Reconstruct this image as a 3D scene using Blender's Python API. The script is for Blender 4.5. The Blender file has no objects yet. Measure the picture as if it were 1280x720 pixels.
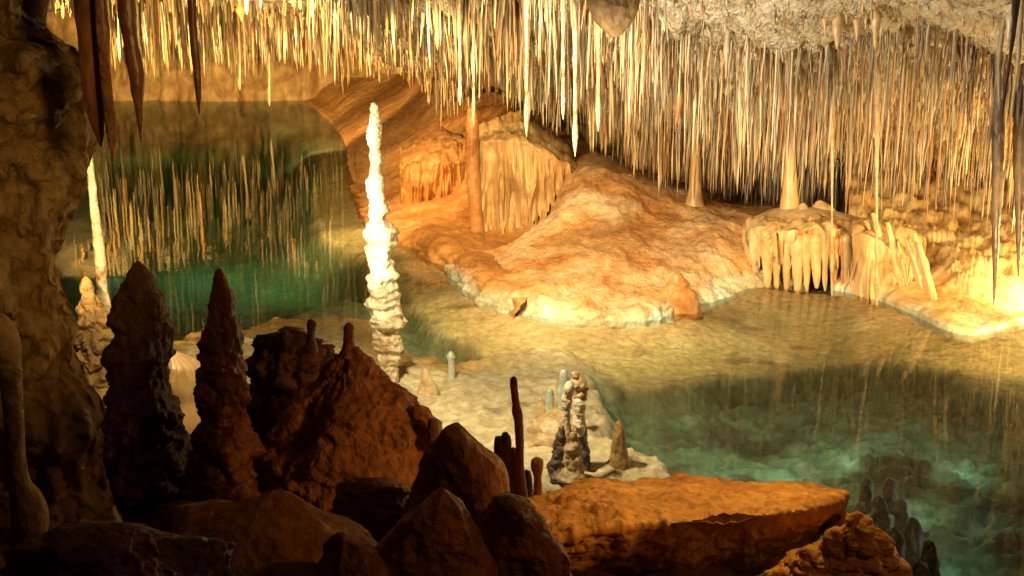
import bpy, math, random
import numpy as np
from mathutils import Vector

# ------------------------------------------------------------------ camera, world, exposure, lamps
C = bpy.context.scene
COL = C.collection
F = 1500.0                      # focal length in pixels of the 1280 wide photograph
EYE = 2.12                       # eye height above the lake
PITCH = math.radians(12.9)
SP, CP = math.sin(PITCH), math.cos(PITCH)

cam_d = bpy.data.cameras.new('camera'); cam = bpy.data.objects.new('camera', cam_d); COL.objects.link(cam)
cam_d.sensor_width = 36.0; cam_d.lens = 36.0*F/1280.0; cam_d.clip_start = 0.05; cam_d.clip_end = 300
cam.location = (0, 0, EYE); cam.rotation_euler = (math.pi/2-PITCH, 0, 0)
C.camera = cam
C.render.resolution_x = 1024; C.render.resolution_y = 576

w = bpy.data.worlds.new('World'); C.world = w; w.use_nodes = True
w.node_tree.nodes['Background'].inputs[0].default_value = (0.012, 0.008, 0.004, 1)
w.node_tree.nodes['Background'].inputs[1].default_value = 0.3
C.view_settings.view_transform = 'Standard'; C.view_settings.look = 'None'
C.view_settings.exposure = 0.14; C.view_settings.gamma = 1.0
C.cycles.use_denoising = True
C.cycles.max_bounces = 7; C.cycles.diffuse_bounces = 3; C.cycles.glossy_bounces = 4
C.cycles.transparent_max_bounces = 12; C.cycles.caustics_reflective = False; C.cycles.caustics_refractive = False
C.cycles.sample_clamp_indirect = 4.0
C.cycles.use_light_tree = True

def W(px, py, D):
    """world point on the ray of photo pixel (px, py) at world Y = D"""
    a = (px-640.0)/F; b = (360.0-py)/F
    dy = CP + SP*b; dz = -SP + CP*b
    s = D/dy
    return np.array([a*s, D, EYE+dz*s])

def WZ(px, py, z=0.0):
    a = (px-640.0)/F; b = (360.0-py)/F
    dy = CP + SP*b; dz = -SP + CP*b
    s = (z-EYE)/dz
    return np.array([a*s, dy*s, z])

def proj(P):
    P = np.atleast_2d(P)
    x, y, z = P[:, 0], P[:, 1], P[:, 2]-EYE
    fwd = y*CP - z*SP; up = y*SP + z*CP
    return 640+F*x/fwd, 360-F*up/fwd

WARM = (1.0, 0.70, 0.34); AMBER = (1.0, 0.55, 0.20); CREAM = (1.0, 0.84, 0.60); TEAL = (0.66, 1.0, 0.80); RED = (1.0, 0.36, 0.12)
def spot(name, loc, aim, watts, color, deg=70, blend=0.6, radius=0.06):
    l = bpy.data.lights.new(name, 'SPOT'); l.energy = watts; l.color = color
    l.spot_size = math.radians(deg); l.spot_blend = blend; l.shadow_soft_size = radius
    o = bpy.data.objects.new(name, l); COL.objects.link(o); o.location = loc
    o.rotation_euler = (Vector(aim)-Vector(loc)).to_track_quat('-Z', 'Y').to_euler()
    return o
def point(name, loc, watts, color, radius=0.08):
    l = bpy.data.lights.new(name, 'POINT'); l.energy = watts; l.color = color; l.shadow_soft_size = radius
    o = bpy.data.objects.new(name, l); COL.objects.link(o); o.location = loc
    return o

# show cave floodlights without housings at guessed spots, plus a few added fill lamps
spot('lamp_white_stalagmite', W(330, 520, 5.4), W(478, 300, 6.8), 12, (1.0, 0.82, 0.52), 40, 0.7, 0.03)
spot('lamp_shoal', (-0.7, 4.9, 2.28), WZ(780, 470), 450, (1.0, 0.79, 0.43), 80, 0.8, 0.10)
spot('fill_shoal_left', (-1.7, 5.1, 2.3), WZ(290, 440), 210, (1.0, 0.76, 0.38), 78, 0.8, 0.08)  # added spot, covers the left shoal where the main beam misses
spot('lamp_mound', (-0.45, 6.6, 2.18), W(780, 320, 9.4), 620, (1.0, 0.68, 0.31), 85, 0.8, 0.10)
point('lamp_right_shore', W(1400, 335, 8.3), 170, (1.0, 0.72, 0.30), 0.10)
spot('lamp_right_low', W(1370, 410, 6.5), W(1090, 300, 9.6), 330, (1.0, 0.58, 0.18), 80, 0.8, 0.08)
spot('lamp_ceiling', (-0.4, 5.0, 0.9), W(1060, 60, 8.2), 560, (1.0, 0.87, 0.66), 62, 0.9, 0.06)
spot('lamp_centre_curtain', (-1.3, 5.6, 0.9), W(690, 90, 8.4), 270, (1.0, 0.87, 0.56), 70, 0.8, 0.06)
spot('lamp_far_wall', W(60, 100, 19.0), W(300, 20, 29), 4200, (1.0, 0.66, 0.22), 80, 0.7, 0.15)
spot('lamp_far_ceiling', W(50, 230, 13), (-3.2, 17.5, 2.2), 600, (1.0, 0.70, 0.26), 95, 0.8, 0.12)
spot('fill_pool_ceiling', (-4.3, 11.3, 0.8), (-2.4, 14.5, 2.5), 420, (1.0, 0.70, 0.28), 80, 0.8, 0.10)  # added fill, lights ceiling straws so the pool mirrors them
spot('lamp_mid_bank', (-2.2, 9.8, 2.15), W(470, 200, 15.5), 950, (1.0, 0.64, 0.24), 105, 0.8, 0.10)
spot('lamp_bank_end', W(330, 60, 18), W(430, 135, 23), 800, (1.0, 0.64, 0.26), 80, 0.8, 0.12)
spot('lamp_back_row', W(470, 180, 15.5)+np.array([0, -1.5, 0.3]), W(560, 60, 17), 130, (1.0, 0.62, 0.22), 100, 0.8, 0.12)
spot('lamp_drapery', (-0.75, 8.0, 2.14), W(650, 220, 11.4), 330, (1.0, 0.70, 0.28), 60, 0.8, 0.08)
spot('lamp_left_column', W(30, 300, 5.9), W(120, 250, 7.0), 110, (1.0, 0.70, 0.28), 90, 0.6, 0.04)
point('lamp_left_shore', W(236, 495, 6.75), 16, (1.0, 0.72, 0.30), 0.05)
spot('fill_foreground', (2.6, 2.2, 2.6), (0.1, 3.4, 0.5), 30, (1.0, 0.42, 0.10), 75, 0.8, 0.08)  # dim warm fill added for the foreground rocks
spot('fill_ridge', (1.7, 2.6, 1.35), W(480, 590, 4.1), 85, (1.0, 0.44, 0.09), 26, 0.8, 0.06)  # narrow spot added to strengthen the warm light on the ridge face
spot('lamp_slab', (1.2, 4.6, 2.27), W(880, 625, 4.1), 150, (1.0, 0.58, 0.13), 48, 0.8, 0.08)
spot('lamp_left_cliff', (0.2, 0.9, 2.3), W(-30, 170, 3.6), 74, (1.0, 0.63, 0.18), 34, 0.9, 0.08)
for a, b, z, e in [(860, 555, -.32, 1.0), (900, 600, -.34, 1.2), (985, 590, -.30, 1.3), (1060, 575, -.30, 1.1), (1130, 565, -.30, 1.0), (1130, 640, -.34, 1.0), (1200, 590, -.34, 1.3), (1230, 660, -.34, 1.0), (1180, 700, -.34, .6),
                   (150, 330, -.36, 1.2), (205, 350, -.36, 1.2), (250, 325, -.36, 1.0), (290, 355, -.36, 1.0), (330, 330, -.36, .5), (545, 420, -.15, .4)]:
    point('lamp_under_water', WZ(a, b, z), e*(1.9 if a > 800 else 1.2), TEAL, 0.2)

# ------------------------------------------------------------------ noise (vectorised gradient noise)
_rs = np.random.RandomState(7)
_perm = _rs.permutation(256); _perm = np.concatenate([_perm, _perm, _perm])
_g = _rs.normal(size=(256, 3)); _g /= np.linalg.norm(_g, axis=1)[:, None]
def gn(p):
    p = np.asarray(p, float); i = np.floor(p).astype(int); f = p-i; i &= 255
    u = f*f*f*(f*(f*6-15)+10)
    out = 0
    for dx in (0, 1):
        for dy in (0, 1):
            for dz in (0, 1):
                h = _perm[_perm[_perm[i[:, 0]+dx]+i[:, 1]+dy]+i[:, 2]+dz] % 256
                d = _g[h]*(f-np.array([dx, dy, dz]))
                wt = (u[:, 0] if dx else 1-u[:, 0])*(u[:, 1] if dy else 1-u[:, 1])*(u[:, 2] if dz else 1-u[:, 2])
                out = out+wt*d.sum(1)
    return out*1.5
def fbm(p, o=4, g=0.5, l=2.03):
    s = 0; a = 1
    p = np.asarray(p, float)
    for k in range(o):
        s = s+a*gn(p+17.3*k); p = p*l; a *= g
    return s
def ridge(p, o=4, g=0.5, l=2.03):
    s = 0; a = 1
    p = np.asarray(p, float)
    for k in range(o):
        s = s+a*(1-2*np.abs(gn(p+9.1*k))); p = p*l; a *= g
    return s-0.8

def ss(d, a, b):
    t = np.clip((d-a)/(b-a), 0, 1); return t*t*(3-2*t)
def pop(p, o=4, g=0.55, l=2.03):
    """rounded knobs with sharp creases between them"""
    s = 0; a = 1
    p = np.asarray(p, float)
    for k in range(o):
        s = s+a*(2.2*np.abs(gn(p+5.7*k))-0.55); p = p*l; a *= g
    return s

# ------------------------------------------------------------------ materials
def rock(name, dark, mid, light, scale=2.5, bump=0.5, rough=0.6, stretch=1.0, wet=0.35, tone=False, bscale=14.0, dist=0.02, vcol=None, sss=0.0):
    m = bpy.data.materials.new(name); m.use_nodes = True
    nt = m.node_tree; N = nt.nodes; L = nt.links
    b = N['Principled BSDF']
    tc = N.new('ShaderNodeTexCoord'); mp = N.new('ShaderNodeMapping'); mp.inputs['Scale'].default_value = (1, 1, stretch)
    L.new(tc.outputs['Object'], mp.inputs[0])
    n1 = N.new('ShaderNodeTexNoise'); n1.inputs['Scale'].default_value = scale; n1.inputs['Detail'].default_value = 9; n1.inputs['Roughness'].default_value = 0.62
    n1.inputs['Distortion'].default_value = 0.6
    L.new(mp.outputs[0], n1.inputs[0])
    cr = N.new('ShaderNodeValToRGB'); e = cr.color_ramp.elements
    e[0].position = 0.32; e[0].color = (*dark, 1); e[1].position = 0.68; e[1].color = (*light, 1)
    k = e.new(0.5); k.color = (*mid, 1)
    L.new(n1.outputs[0], cr.inputs[0])
    col = cr.outputs[0]
    n3 = N.new('ShaderNodeTexNoise'); n3.inputs['Scale'].default_value = scale*9; n3.inputs['Detail'].default_value = 5; L.new(mp.outputs[0], n3.inputs[0])
    mr = N.new('ShaderNodeMapRange'); mr.inputs[1].default_value = 0.3; mr.inputs[2].default_value = 0.7; mr.inputs[3].default_value = 0.72; mr.inputs[4].default_value = 1.22
    L.new(n3.outputs[0], mr.inputs[0])
    mx = N.new('ShaderNodeMix'); mx.data_type = 'RGBA'; mx.blend_type = 'MULTIPLY'; mx.inputs[0].default_value = 1.0
    L.new(col, mx.inputs[6]); L.new(mr.outputs[0], mx.inputs[7]); col = mx.outputs[2]
    if tone:
        at = N.new('ShaderNodeAttribute'); at.attribute_name = 'tone'
        m2 = N.new('ShaderNodeMix'); m2.data_type = 'RGBA'; m2.blend_type = 'MULTIPLY'; m2.inputs[0].default_value = 1.0
        L.new(col, m2.inputs[6]); L.new(at.outputs['Color'], m2.inputs[7]); col = m2.outputs[2]
    L.new(col, b.inputs['Base Color'])
    rr = N.new('ShaderNodeMapRange'); rr.inputs[1].default_value = 0.35; rr.inputs[2].default_value = 0.65
    rr.inputs[3].default_value = max(0.12, rough-wet); rr.inputs[4].default_value = min(1, rough+0.2)
    L.new(n1.outputs[0], rr.inputs[0]); L.new(rr.outputs[0], b.inputs['Roughness'])
    n2 = N.new('ShaderNodeTexNoise'); n2.inputs['Scale'].default_value = bscale; n2.inputs['Detail'].default_value = 8; n2.inputs['Roughness'].default_value = 0.6
    L.new(mp.outputs[0], n2.inputs[0])
    v = N.new('ShaderNodeTexVoronoi'); v.inputs['Scale'].default_value = bscale*1.7; L.new(mp.outputs[0], v.inputs[0])
    ad = N.new('ShaderNodeMath'); ad.operation = 'MULTIPLY_ADD'; ad.inputs[1].default_value = 0.35
    L.new(v.outputs[0], ad.inputs[0]); L.new(n2.outputs[0], ad.inputs[2])
    bp = N.new('ShaderNodeBump'); bp.inputs['Strength'].default_value = bump; bp.inputs['Distance'].default_value = dist
    L.new(ad.outputs[0], bp.inputs['Height']); L.new(bp.outputs[0], b.inputs['Normal'])
    if sss:
        b.inputs['Subsurface Weight'].default_value = sss
        b.inputs['Subsurface Radius'].default_value = (0.05, 0.02, 0.008)
    return m

M = {
 'bank':   rock('orange_flowstone', (0.32, 0.12, 0.03), (0.52, 0.25, 0.08), (0.66, 0.42, 0.19), 1.5, 0.5, 0.5, 1.0, 0.3, bscale=11),
 'pink':   rock('pink_flowstone', (0.50, 0.20, 0.06), (0.66, 0.40, 0.19), (0.80, 0.63, 0.44), 1.6, 0.6, 0.5, 1.0, 0.3, bscale=19, dist=0.03, tone=True),
 'drape':  rock('drapery_flowstone', (0.48, 0.27, 0.10), (0.62, 0.42, 0.20), (0.70, 0.54, 0.32), 2.0, 0.35, 0.45, 0.3, 0.25, bscale=12),
 'shore':  rock('yellow_flowstone', (0.52, 0.30, 0.10), (0.68, 0.46, 0.20), (0.76, 0.58, 0.32), 1.6, 0.4, 0.45, 1.0, 0.25, bscale=9, tone=True),
 'wall':   rock('cave_wall_rock', (0.30, 0.15, 0.06), (0.52, 0.33, 0.15), (0.64, 0.46, 0.24), 0.8, 0.6, 0.6, 0.5, 0.2, bscale=5, dist=0.05),
 'ceil':   rock('rough_cave_ceiling', (0.34, 0.24, 0.13), (0.58, 0.46, 0.30), (0.74, 0.64, 0.47), 3.0, 0.9, 0.7, 1.0, 0.2, bscale=22, dist=0.05),
 'straw':  rock('pale_straw_calcite', (0.62, 0.54, 0.42), (0.82, 0.74, 0.60), (0.92, 0.86, 0.74), 3.5, 0.25, 0.4, 0.25, 0.2, tone=True, bscale=25, dist=0.008),
 'white':  rock('white_calcite', (0.26, 0.15, 0.06), (0.60, 0.50, 0.34), (0.80, 0.74, 0.60), 5.0, 0.9, 0.35, 1.0, 0.2, bscale=16, dist=0.03),
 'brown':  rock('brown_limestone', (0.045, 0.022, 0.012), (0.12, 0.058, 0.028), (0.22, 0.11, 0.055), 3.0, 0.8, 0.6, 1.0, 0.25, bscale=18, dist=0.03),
 'cliff':  rock('ochre_knobbly_limestone', (0.16, 0.085, 0.03), (0.36, 0.22, 0.08), (0.52, 0.36, 0.15), 3.4, 0.9, 0.6, 0.8, 0.25, bscale=14, dist=0.04),
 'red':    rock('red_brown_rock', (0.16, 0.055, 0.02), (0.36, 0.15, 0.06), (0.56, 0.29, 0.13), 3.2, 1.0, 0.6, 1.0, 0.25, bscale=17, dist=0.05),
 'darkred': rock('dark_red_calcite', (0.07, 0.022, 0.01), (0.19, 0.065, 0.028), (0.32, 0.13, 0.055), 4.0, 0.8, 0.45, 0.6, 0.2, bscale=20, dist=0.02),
 'slab':   rock('orange_slab_rock', (0.30, 0.12, 0.03), (0.52, 0.25, 0.075), (0.64, 0.36, 0.13), 3.0, 0.7, 0.7, 1.0, 0.15, bscale=16, dist=0.03),
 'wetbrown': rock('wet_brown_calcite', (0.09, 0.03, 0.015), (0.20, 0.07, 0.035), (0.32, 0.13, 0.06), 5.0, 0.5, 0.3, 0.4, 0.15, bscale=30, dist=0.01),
 'floor':  rock('sandy_lake_floor', (0.70, 0.66, 0.58), (0.86, 0.84, 0.78), (0.96, 0.95, 0.92), 2.2, 0.6, 0.8, 1.0, 0.1, tone=True, bscale=14, dist=0.03),
 'tan':    rock('tan_calcite', (0.30, 0.20, 0.10), (0.50, 0.37, 0.21), (0.62, 0.50, 0.32), 6.0, 0.6, 0.5, 1.0, 0.2, bscale=25, dist=0.01),
 'pale': rock('pale_calcite', (0.55, 0.44, 0.28), (0.74, 0.66, 0.50), (0.84, 0.79, 0.68), 6.0, 0.7, 0.4, 1.0, 0.2, bscale=25, dist=0.01),
 'bluish': rock('blue_white_calcite', (0.30, 0.34, 0.30), (0.42, 0.47, 0.41), (0.55, 0.58, 0.50), 6.0, 0.6, 0.5, 1.0, 0.2, bscale=25, dist=0.01),
 'greyish': rock('grey_brown_calcite', (0.045, 0.03, 0.022), (0.10, 0.07, 0.05), (0.18, 0.13, 0.09), 5.0, 0.6, 0.5, 0.5, 0.2, bscale=25, dist=0.01),
}

def water_mat():
    m = bpy.data.materials.new('clear_cave_water'); m.use_nodes = True
    nt = m.node_tree; N = nt.nodes; L = nt.links
    for n in list(N): N.remove(n)
    out = N.new('ShaderNodeOutputMaterial')
    tr = N.new('ShaderNodeBsdfTransparent'); tr.inputs[0].default_value = (1, 1, 1, 1)
    gl = N.new('ShaderNodeBsdfGlossy'); gl.inputs['Roughness'].default_value = 0.028
    fr = N.new('ShaderNodeFresnel'); fr.inputs[0].default_value = 1.31
    mx = N.new('ShaderNodeMixShader')
    tc = N.new('ShaderNodeTexCoord'); ns = N.new('ShaderNodeTexNoise'); ns.inputs['Scale'].default_value = 2.2; ns.inputs['Detail'].default_value = 3
    L.new(tc.outputs['Object'], ns.inputs[0])
    bp = N.new('ShaderNodeBump'); bp.inputs['Strength'].default_value = 0.05; bp.inputs['Distance'].default_value = 0.03
    L.new(ns.outputs[0], bp.inputs['Height']); L.new(bp.outputs[0], gl.inputs['Normal'])
    dm = N.new('ShaderNodeMath'); dm.operation = 'MULTIPLY'; dm.inputs[1].default_value = 0.62; L.new(fr.outputs[0], dm.inputs[0])
    L.new(dm.outputs[0], mx.inputs[0]); L.new(tr.outputs[0], mx.inputs[1]); L.new(gl.outputs[0], mx.inputs[2])
    L.new(mx.outputs[0], out.inputs['Surface'])
    va = N.new('ShaderNodeVolumeAbsorption'); va.inputs[0].default_value = (0.48, 0.80, 0.73, 1); va.inputs[1].default_value = 1.15
    L.new(va.outputs[0], out.inputs['Volume'])
    return m
M['water'] = water_mat()

# ------------------------------------------------------------------ mesh tools
class MB:
    def __init__(s): s.v = []; s.f = []; s.t = []; s.n = 0
    def add(s, v, f, tone=None):
        v = np.asarray(v, float); s.v.append(v)
        s.f.extend([tuple(i+s.n for i in q) for q in f]); s.n += len(v)
        t = np.ones((len(v), 3)) if tone is None else np.broadcast_to(np.asarray(tone, float), (len(v), 3))
        s.t.append(t)
        return s
    def build(s, name, mat, parent=None, origin=None, tone=False):
        v = np.concatenate(s.v)
        base = np.array(parent['_o']) if parent is not None else np.zeros(3)
        org = np.array(origin) if origin is not None else base
        me = bpy.data.meshes.new(name)
        me.from_pydata((v-org).tolist(), [], s.f)
        me.polygons.foreach_set('use_smooth', [True]*len(me.polygons))
        if tone:
            ca = me.color_attributes.new('tone', 'FLOAT_COLOR', 'POINT')
            t = np.concatenate(s.t); ca.data.foreach_set('color', np.hstack([t, np.ones((len(t), 1))]).astype(np.float32).ravel())
        me.materials.append(mat); me.update()
        o = bpy.data.objects.new(name, me); COL.objects.link(o)
        o.location = org-base
        if parent is not None: o.parent = parent
        return o

def tag(o, label=None, cat=None, group=None, kind=None):
    if label: o['label'] = label
    if cat: o['category'] = cat
    if group: o['group'] = group
    if kind: o['kind'] = kind
    return o
def empty(name, loc, label, cat, group=None):
    o = bpy.data.objects.new(name, None); COL.objects.link(o); o.location = loc
    o['_o'] = [float(q) for q in loc]
    return tag(o, label, cat, group)

def smooth_rows(rows, n):
    """dense interpolation (Catmull-Rom on the rows) of [(py, L, R)]"""
    r = np.array(rows, float); k = len(r)
    s = np.concatenate([[0], np.cumsum(np.hypot(np.diff(r[:, 0]), 0.5*np.diff(r[:, 2]-r[:, 1])))]); s /= s[-1]
    t = np.linspace(0, 1, n)
    idx = np.clip(np.searchsorted(s, t, side='right')-1, 0, k-2)
    u = (t-s[idx])/(s[idx+1]-s[idx]+1e-9)
    p0 = r[np.maximum(idx-1, 0)]; p1 = r[idx]; p2 = r[idx+1]; p3 = r[np.minimum(idx+2, k-1)]
    u = u[:, None]; m1 = (p2-p0)/2; m2 = (p3-p1)/2
    c = (2*u**3-3*u**2+1)*p1+(u**3-2*u**2+u)*m1+(-2*u**3+3*u**2)*p2+(u**3-u**2)*m2
    return c

def loft(rows, D, dr=0.9, n=28, m=40, amp=0.08, freq=6.0, seed=0, oct=4, ledge=0.0, ledgef=10.0, flute=0.0, flutef=9.0, D2=None, rid=False, power=1.0, amin=0.0, absolute=None, facets=0):
    """closed body whose outline is given row by row; D = distance, D2 = distance at the last row"""
    rng = np.random.RandomState(seed+1)
    R = smooth_rows(rows, m)
    V = []
    DD = np.linspace(D, D if D2 is None else D2, m)
    cs = []; rs = []
    for (py, l, r), d in zip(R, DD):
        a = W(l, py, d); b = W(r, py, d)
        cs.append((a+b)/2); rs.append(max(abs(b[0]-a[0])/2, 0.0015))
    cs = np.array(cs); rs = np.array(rs)
    th = np.linspace(0, 2*np.pi, n, endpoint=False)
    ct, st = np.cos(th), np.sin(th)
    if power != 1.0:
        ct = np.sign(ct)*np.abs(ct)**power; st = np.sign(st)*np.abs(st)**power
    P = np.zeros((m, n, 3))
    P[:, :, 0] = cs[:, None, 0]+rs[:, None]*ct
    P[:, :, 1] = cs[:, None, 1]+rs[:, None]*dr*st
    P[:, :, 2] = cs[:, None, 2]
    Q = P.reshape(-1, 3)
    if facets:
        lo, hi = Q.min(0), Q.max(0); ce = (lo+hi)/2; ex = (hi-lo)/2
        for _ in range(facets):
            nn = rng.normal(size=3)*np.array([1, 1, .55]); nn[2] = abs(nn[2])*.9; nn[1] = -abs(nn[1])*1.1; nn /= np.linalg.norm(nn)
            dd = (Q-ce)@nn; lim = np.quantile(dd, rng.uniform(.80, .93))
            over = np.maximum(dd-lim, 0)
            Q = Q-over[:, None]*nn*0.78
    off = rng.uniform(-50, 50, 3)
    sc = np.repeat(rs, n)
    nf = pop if rid == 2 else ridge if rid else fbm
    a = absolute if absolute is not None else amp*np.maximum(sc, amin)
    d = nf(Q*freq+off, oct)*a
    if ledge:
        zz = np.stack([Q[:, 0]*1.5, Q[:, 1]*1.5, Q[:, 2]*ledgef], 1)
        d = d+(pop(zz+off, 3)-.1 if ledge >= .2 else fbm(zz+off, 2))*ledge*sc
    if flute:
        ang = np.tile(th, m)
        zz = np.stack([np.cos(ang)*flutef/3, np.sin(ang)*flutef/3, Q[:, 2]*0.8], 1)
        d = d+ridge(zz+off, 2)*flute*sc
    dirx = np.tile(ct, m); diry = np.tile(st, m)
    d = np.maximum(d, -0.75*sc)
    Q = Q.copy(); Q[:, 0] += dirx*d; Q[:, 1] += diry*d*dr
    if oct > 2: Q[:, 2] += fbm(Q*freq+off+31, 3)*a*0.35
    faces = []
    for i in range(m-1):
        for j in range(n):
            k = (j+1) % n
            faces.append((i*n+j, i*n+k, (i+1)*n+k, (i+1)*n+j))
    top = cs[0]+0; bot = cs[-1]+0
    sgn = 1 if cs[0][2] > cs[-1][2] else -1
    top = Q[:n].mean(0)+np.array([0, 0, sgn*rs[0]*0.5]); bot = Q[-n:].mean(0)
    Q = np.vstack([Q, top, bot]); it = m*n; ib = it+1
    for j in range(n):
        k = (j+1) % n
        faces.append((it, k, j)); faces.append((ib, (m-1)*n+j, (m-1)*n+k))
    if sgn < 0: faces = [f[::-1] for f in faces]
    return Q, faces

def cr1(A, n, axis):
    A = np.moveaxis(A, axis, 0); k = A.shape[0]
    t = np.linspace(0, k-1, n); i = np.clip(t.astype(int), 0, k-2); u = (t-i).reshape(-1, 1, 1)
    p0 = A[np.maximum(i-1, 0)]; p1 = A[i]; p2 = A[i+1]; p3 = A[np.minimum(i+2, k-1)]
    m1 = (p2-p0)/2; m2 = (p3-p1)/2
    c = (2*u**3-3*u**2+1)*p1+(u**3-2*u**2+u)*m1+(-2*u**3+3*u**2)*p2+(u**3-u**2)*m2
    return np.moveaxis(c, 0, axis)

def lattice(G, nr, nc, disp=None, toward=None):
    """G rows x cols x 3 control nodes -> dense smooth sheet pushed along its normal by disp(P)"""
    G = np.array(G, float); P = cr1(cr1(G, nr, 0), nc, 1)
    du = np.gradient(P, axis=0); dv = np.gradient(P, axis=1)
    N_ = np.cross(du, dv); N_ /= (np.linalg.norm(N_, axis=2)[..., None]+1e-9)
    if toward is not None:
        s = np.sign(((np.array(toward)-P)*N_).sum(2)); s[s == 0] = 1; N_ *= s[..., None]
    Q = P.reshape(-1, 3)
    if disp is not None: Q = Q+N_.reshape(-1, 3)*disp(Q)[:, None]
    f = [(i*nc+j, i*nc+j+1, (i+1)*nc+j+1, (i+1)*nc+j) for i in range(nr-1) for j in range(nc-1)]
    return Q, f

# ------------------------------------------------------------------ SETTING: ceiling, walls
CPX = np.array([-900, -200, 200, 400, 500, 600, 700, 800, 950, 1100, 1280, 1500, 2200], float)
CY = np.array([-3, 1, 3, 5, 7, 8, 9, 10, 12, 14, 18, 34], float)
CZ = np.array([
 [4.8, 4.6, 4.1, 3.9, 3.8, 3.8, 3.7, 3.6, 3.5, 3.4, 3.2, 2.7],
 [4.8, 4.6, 4.1, 3.9, 3.8, 3.8, 3.7, 3.6, 3.5, 3.4, 3.2, 2.6],
 [4.8, 4.6, 4.1, 3.9, 3.8, 3.8, 3.7, 3.6, 3.4, 3.3, 3.1, 2.55],
 [4.8, 4.6, 4.1, 3.9, 3.7, 3.6, 3.5, 3.3, 3.0, 2.85, 2.8, 2.6],
 [4.8, 4.6, 4.1, 3.8, 3.6, 3.5, 3.2, 2.95, 2.55, 2.30, 2.4, 2.6],
 [4.8, 4.6, 4.1, 3.8, 3.6, 3.5, 3.05, 2.65, 2.3, 2.2, 2.3, 2.5],
 [4.8, 4.6, 4.1, 3.8, 3.5, 3.35, 2.95, 2.5, 2.2, 2.1, 2.2, 2.4],
 [4.8, 4.6, 4.0, 3.6, 3.1, 2.80, 2.5, 2.32, 2.1, 2.0, 2.0, 2.2],
 [4.8, 4.6, 3.9, 3.4, 2.85, 2.60, 2.36, 2.2, 2.05, 2.0, 2.0, 2.0],
 [4.8, 4.6, 3.9, 3.4, 2.85, 2.55, 2.3, 2.15, 2.0, 2.0, 2.0, 2.0],
 [4.8, 4.6, 3.9, 3.3, 2.75, 2.45, 2.2, 2.1, 1.9, 1.9, 1.9, 1.9],
 [4.8, 4.6, 3.9, 3.3, 2.75, 2.45, 2.2, 2.1, 1.9, 1.9, 1.9, 1.9],
 [4.8, 4.6, 3.9, 3.3, 2.75, 2.45, 2.2, 2.1, 1.9, 1.9, 1.9, 1.9]])
# heights above were laid out for an eye at 3 m looking 18 degrees down; carry them to this camera
_t = np.tan(math.radians(18)-np.arctan2(3.0-CZ, np.maximum(CY, 1.0)[None, :]))   # position on the old picture plane
CZ = EYE-np.maximum(CY, 1.0)[None, :]*np.tan(PITCH-np.arctan(_t*1108.0/F))
CZ[:, CY < 4.5] = np.array([3.3, 3.2, 2.95])[None, :]
for _i, _p in {4: (-100, -60, -20, 15, 70, 85), 5: (-100, -55, -5, 40, 95, 110), 6: (-70, -20, 30, 75, 130, 135), 7: (-30, 25, 75, 122, 180, 185), 8: (-8, 38, 92, 142, 208, 214), 9: (-8, 42, 102, 158, 230, 240), 10: (0, 58, 122, 180, 255, 262), 11: (0, 58, 122, 180, 255, 262), 12: (0, 58, 122, 180, 255, 262)}.items():
    for _k, _y in zip((4, 5, 6, 7, 8, 9), _p):
        CZ[_i, _k] = W(640, _y, CY[_k])[2]
    if _i > 5: CZ[_i, 10:] = CZ[_i, 9]
def zc_smooth(x, y):
    x = np.asarray(x, float); y = np.asarray(y, float)
    px = 640+F*x/(np.maximum(y, 2.5)*0.98)
    iu = np.clip(np.searchsorted(CPX, px, side='right')-1, 0, len(CPX)-2); iv = np.clip(np.searchsorted(CY, y, side='right')-1, 0, len(CY)-2)
    u = np.clip((px-CPX[iu])/(CPX[iu+1]-CPX[iu]), 0, 1); v = np.clip((y-CY[iv])/(CY[iv+1]-CY[iv]), 0, 1)
    u = u*u*(3-2*u)
    return (1-u)*(1-v)*CZ[iu, iv]+u*(1-v)*CZ[iu+1, iv]+(1-u)*v*CZ[iu, iv+1]+u*v*CZ[iu+1, iv+1]
def zc(x, y):
    x = np.atleast_1d(np.asarray(x, float)); y = np.atleast_1d(np.asarray(y, float))
    p = np.stack([x, y, np.zeros_like(x)], 1)
    return zc_smooth(x, y)+0.13*fbm(p*0.9, 3)+0.055*ridge(p*4.0+5, 3)

def ceiling():
    az = np.linspace(-1.55, 1.55, 560)*0.62
    # denser in the distance that the photograph shows
    Y = np.concatenate([np.linspace(-3, 5, 40, endpoint=False), np.linspace(5, 11, 190, endpoint=False), np.linspace(11, 34, 90)])
    A, YY = np.meshgrid(az, Y)
    X = A*np.maximum(YY, 3.0)*1.0*(1+0.6*np.exp(-np.maximum(YY, 0)/6))
    z = zc(X.ravel(), YY.ravel())
    P = np.stack([X.ravel(), YY.ravel(), z], 1)
    P[:, 2] -= 0.10*np.maximum(0, pop(P*np.array([3.2, 2.0, 1])+2, 3))*ss(P[:, 1], 7.0, 8.0)*(1-ss(P[:, 1], 11, 12))
    P[:, 2] += 0.035*fbm(P*13, 3)+0.03*ridge(P*np.array([9, 20, 9])+3, 2)
    nr, nc = YY.shape
    f = [(i*nc+j, (i+1)*nc+j, (i+1)*nc+j+1, i*nc+j+1) for i in range(nr-1) for j in range(nc-1)]
    tag(MB().add(P, f).build('cave_ceiling', M['ceil']), 'rough pale cave ceiling sloping down towards the far shore', kind='structure')
ceiling()

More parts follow.
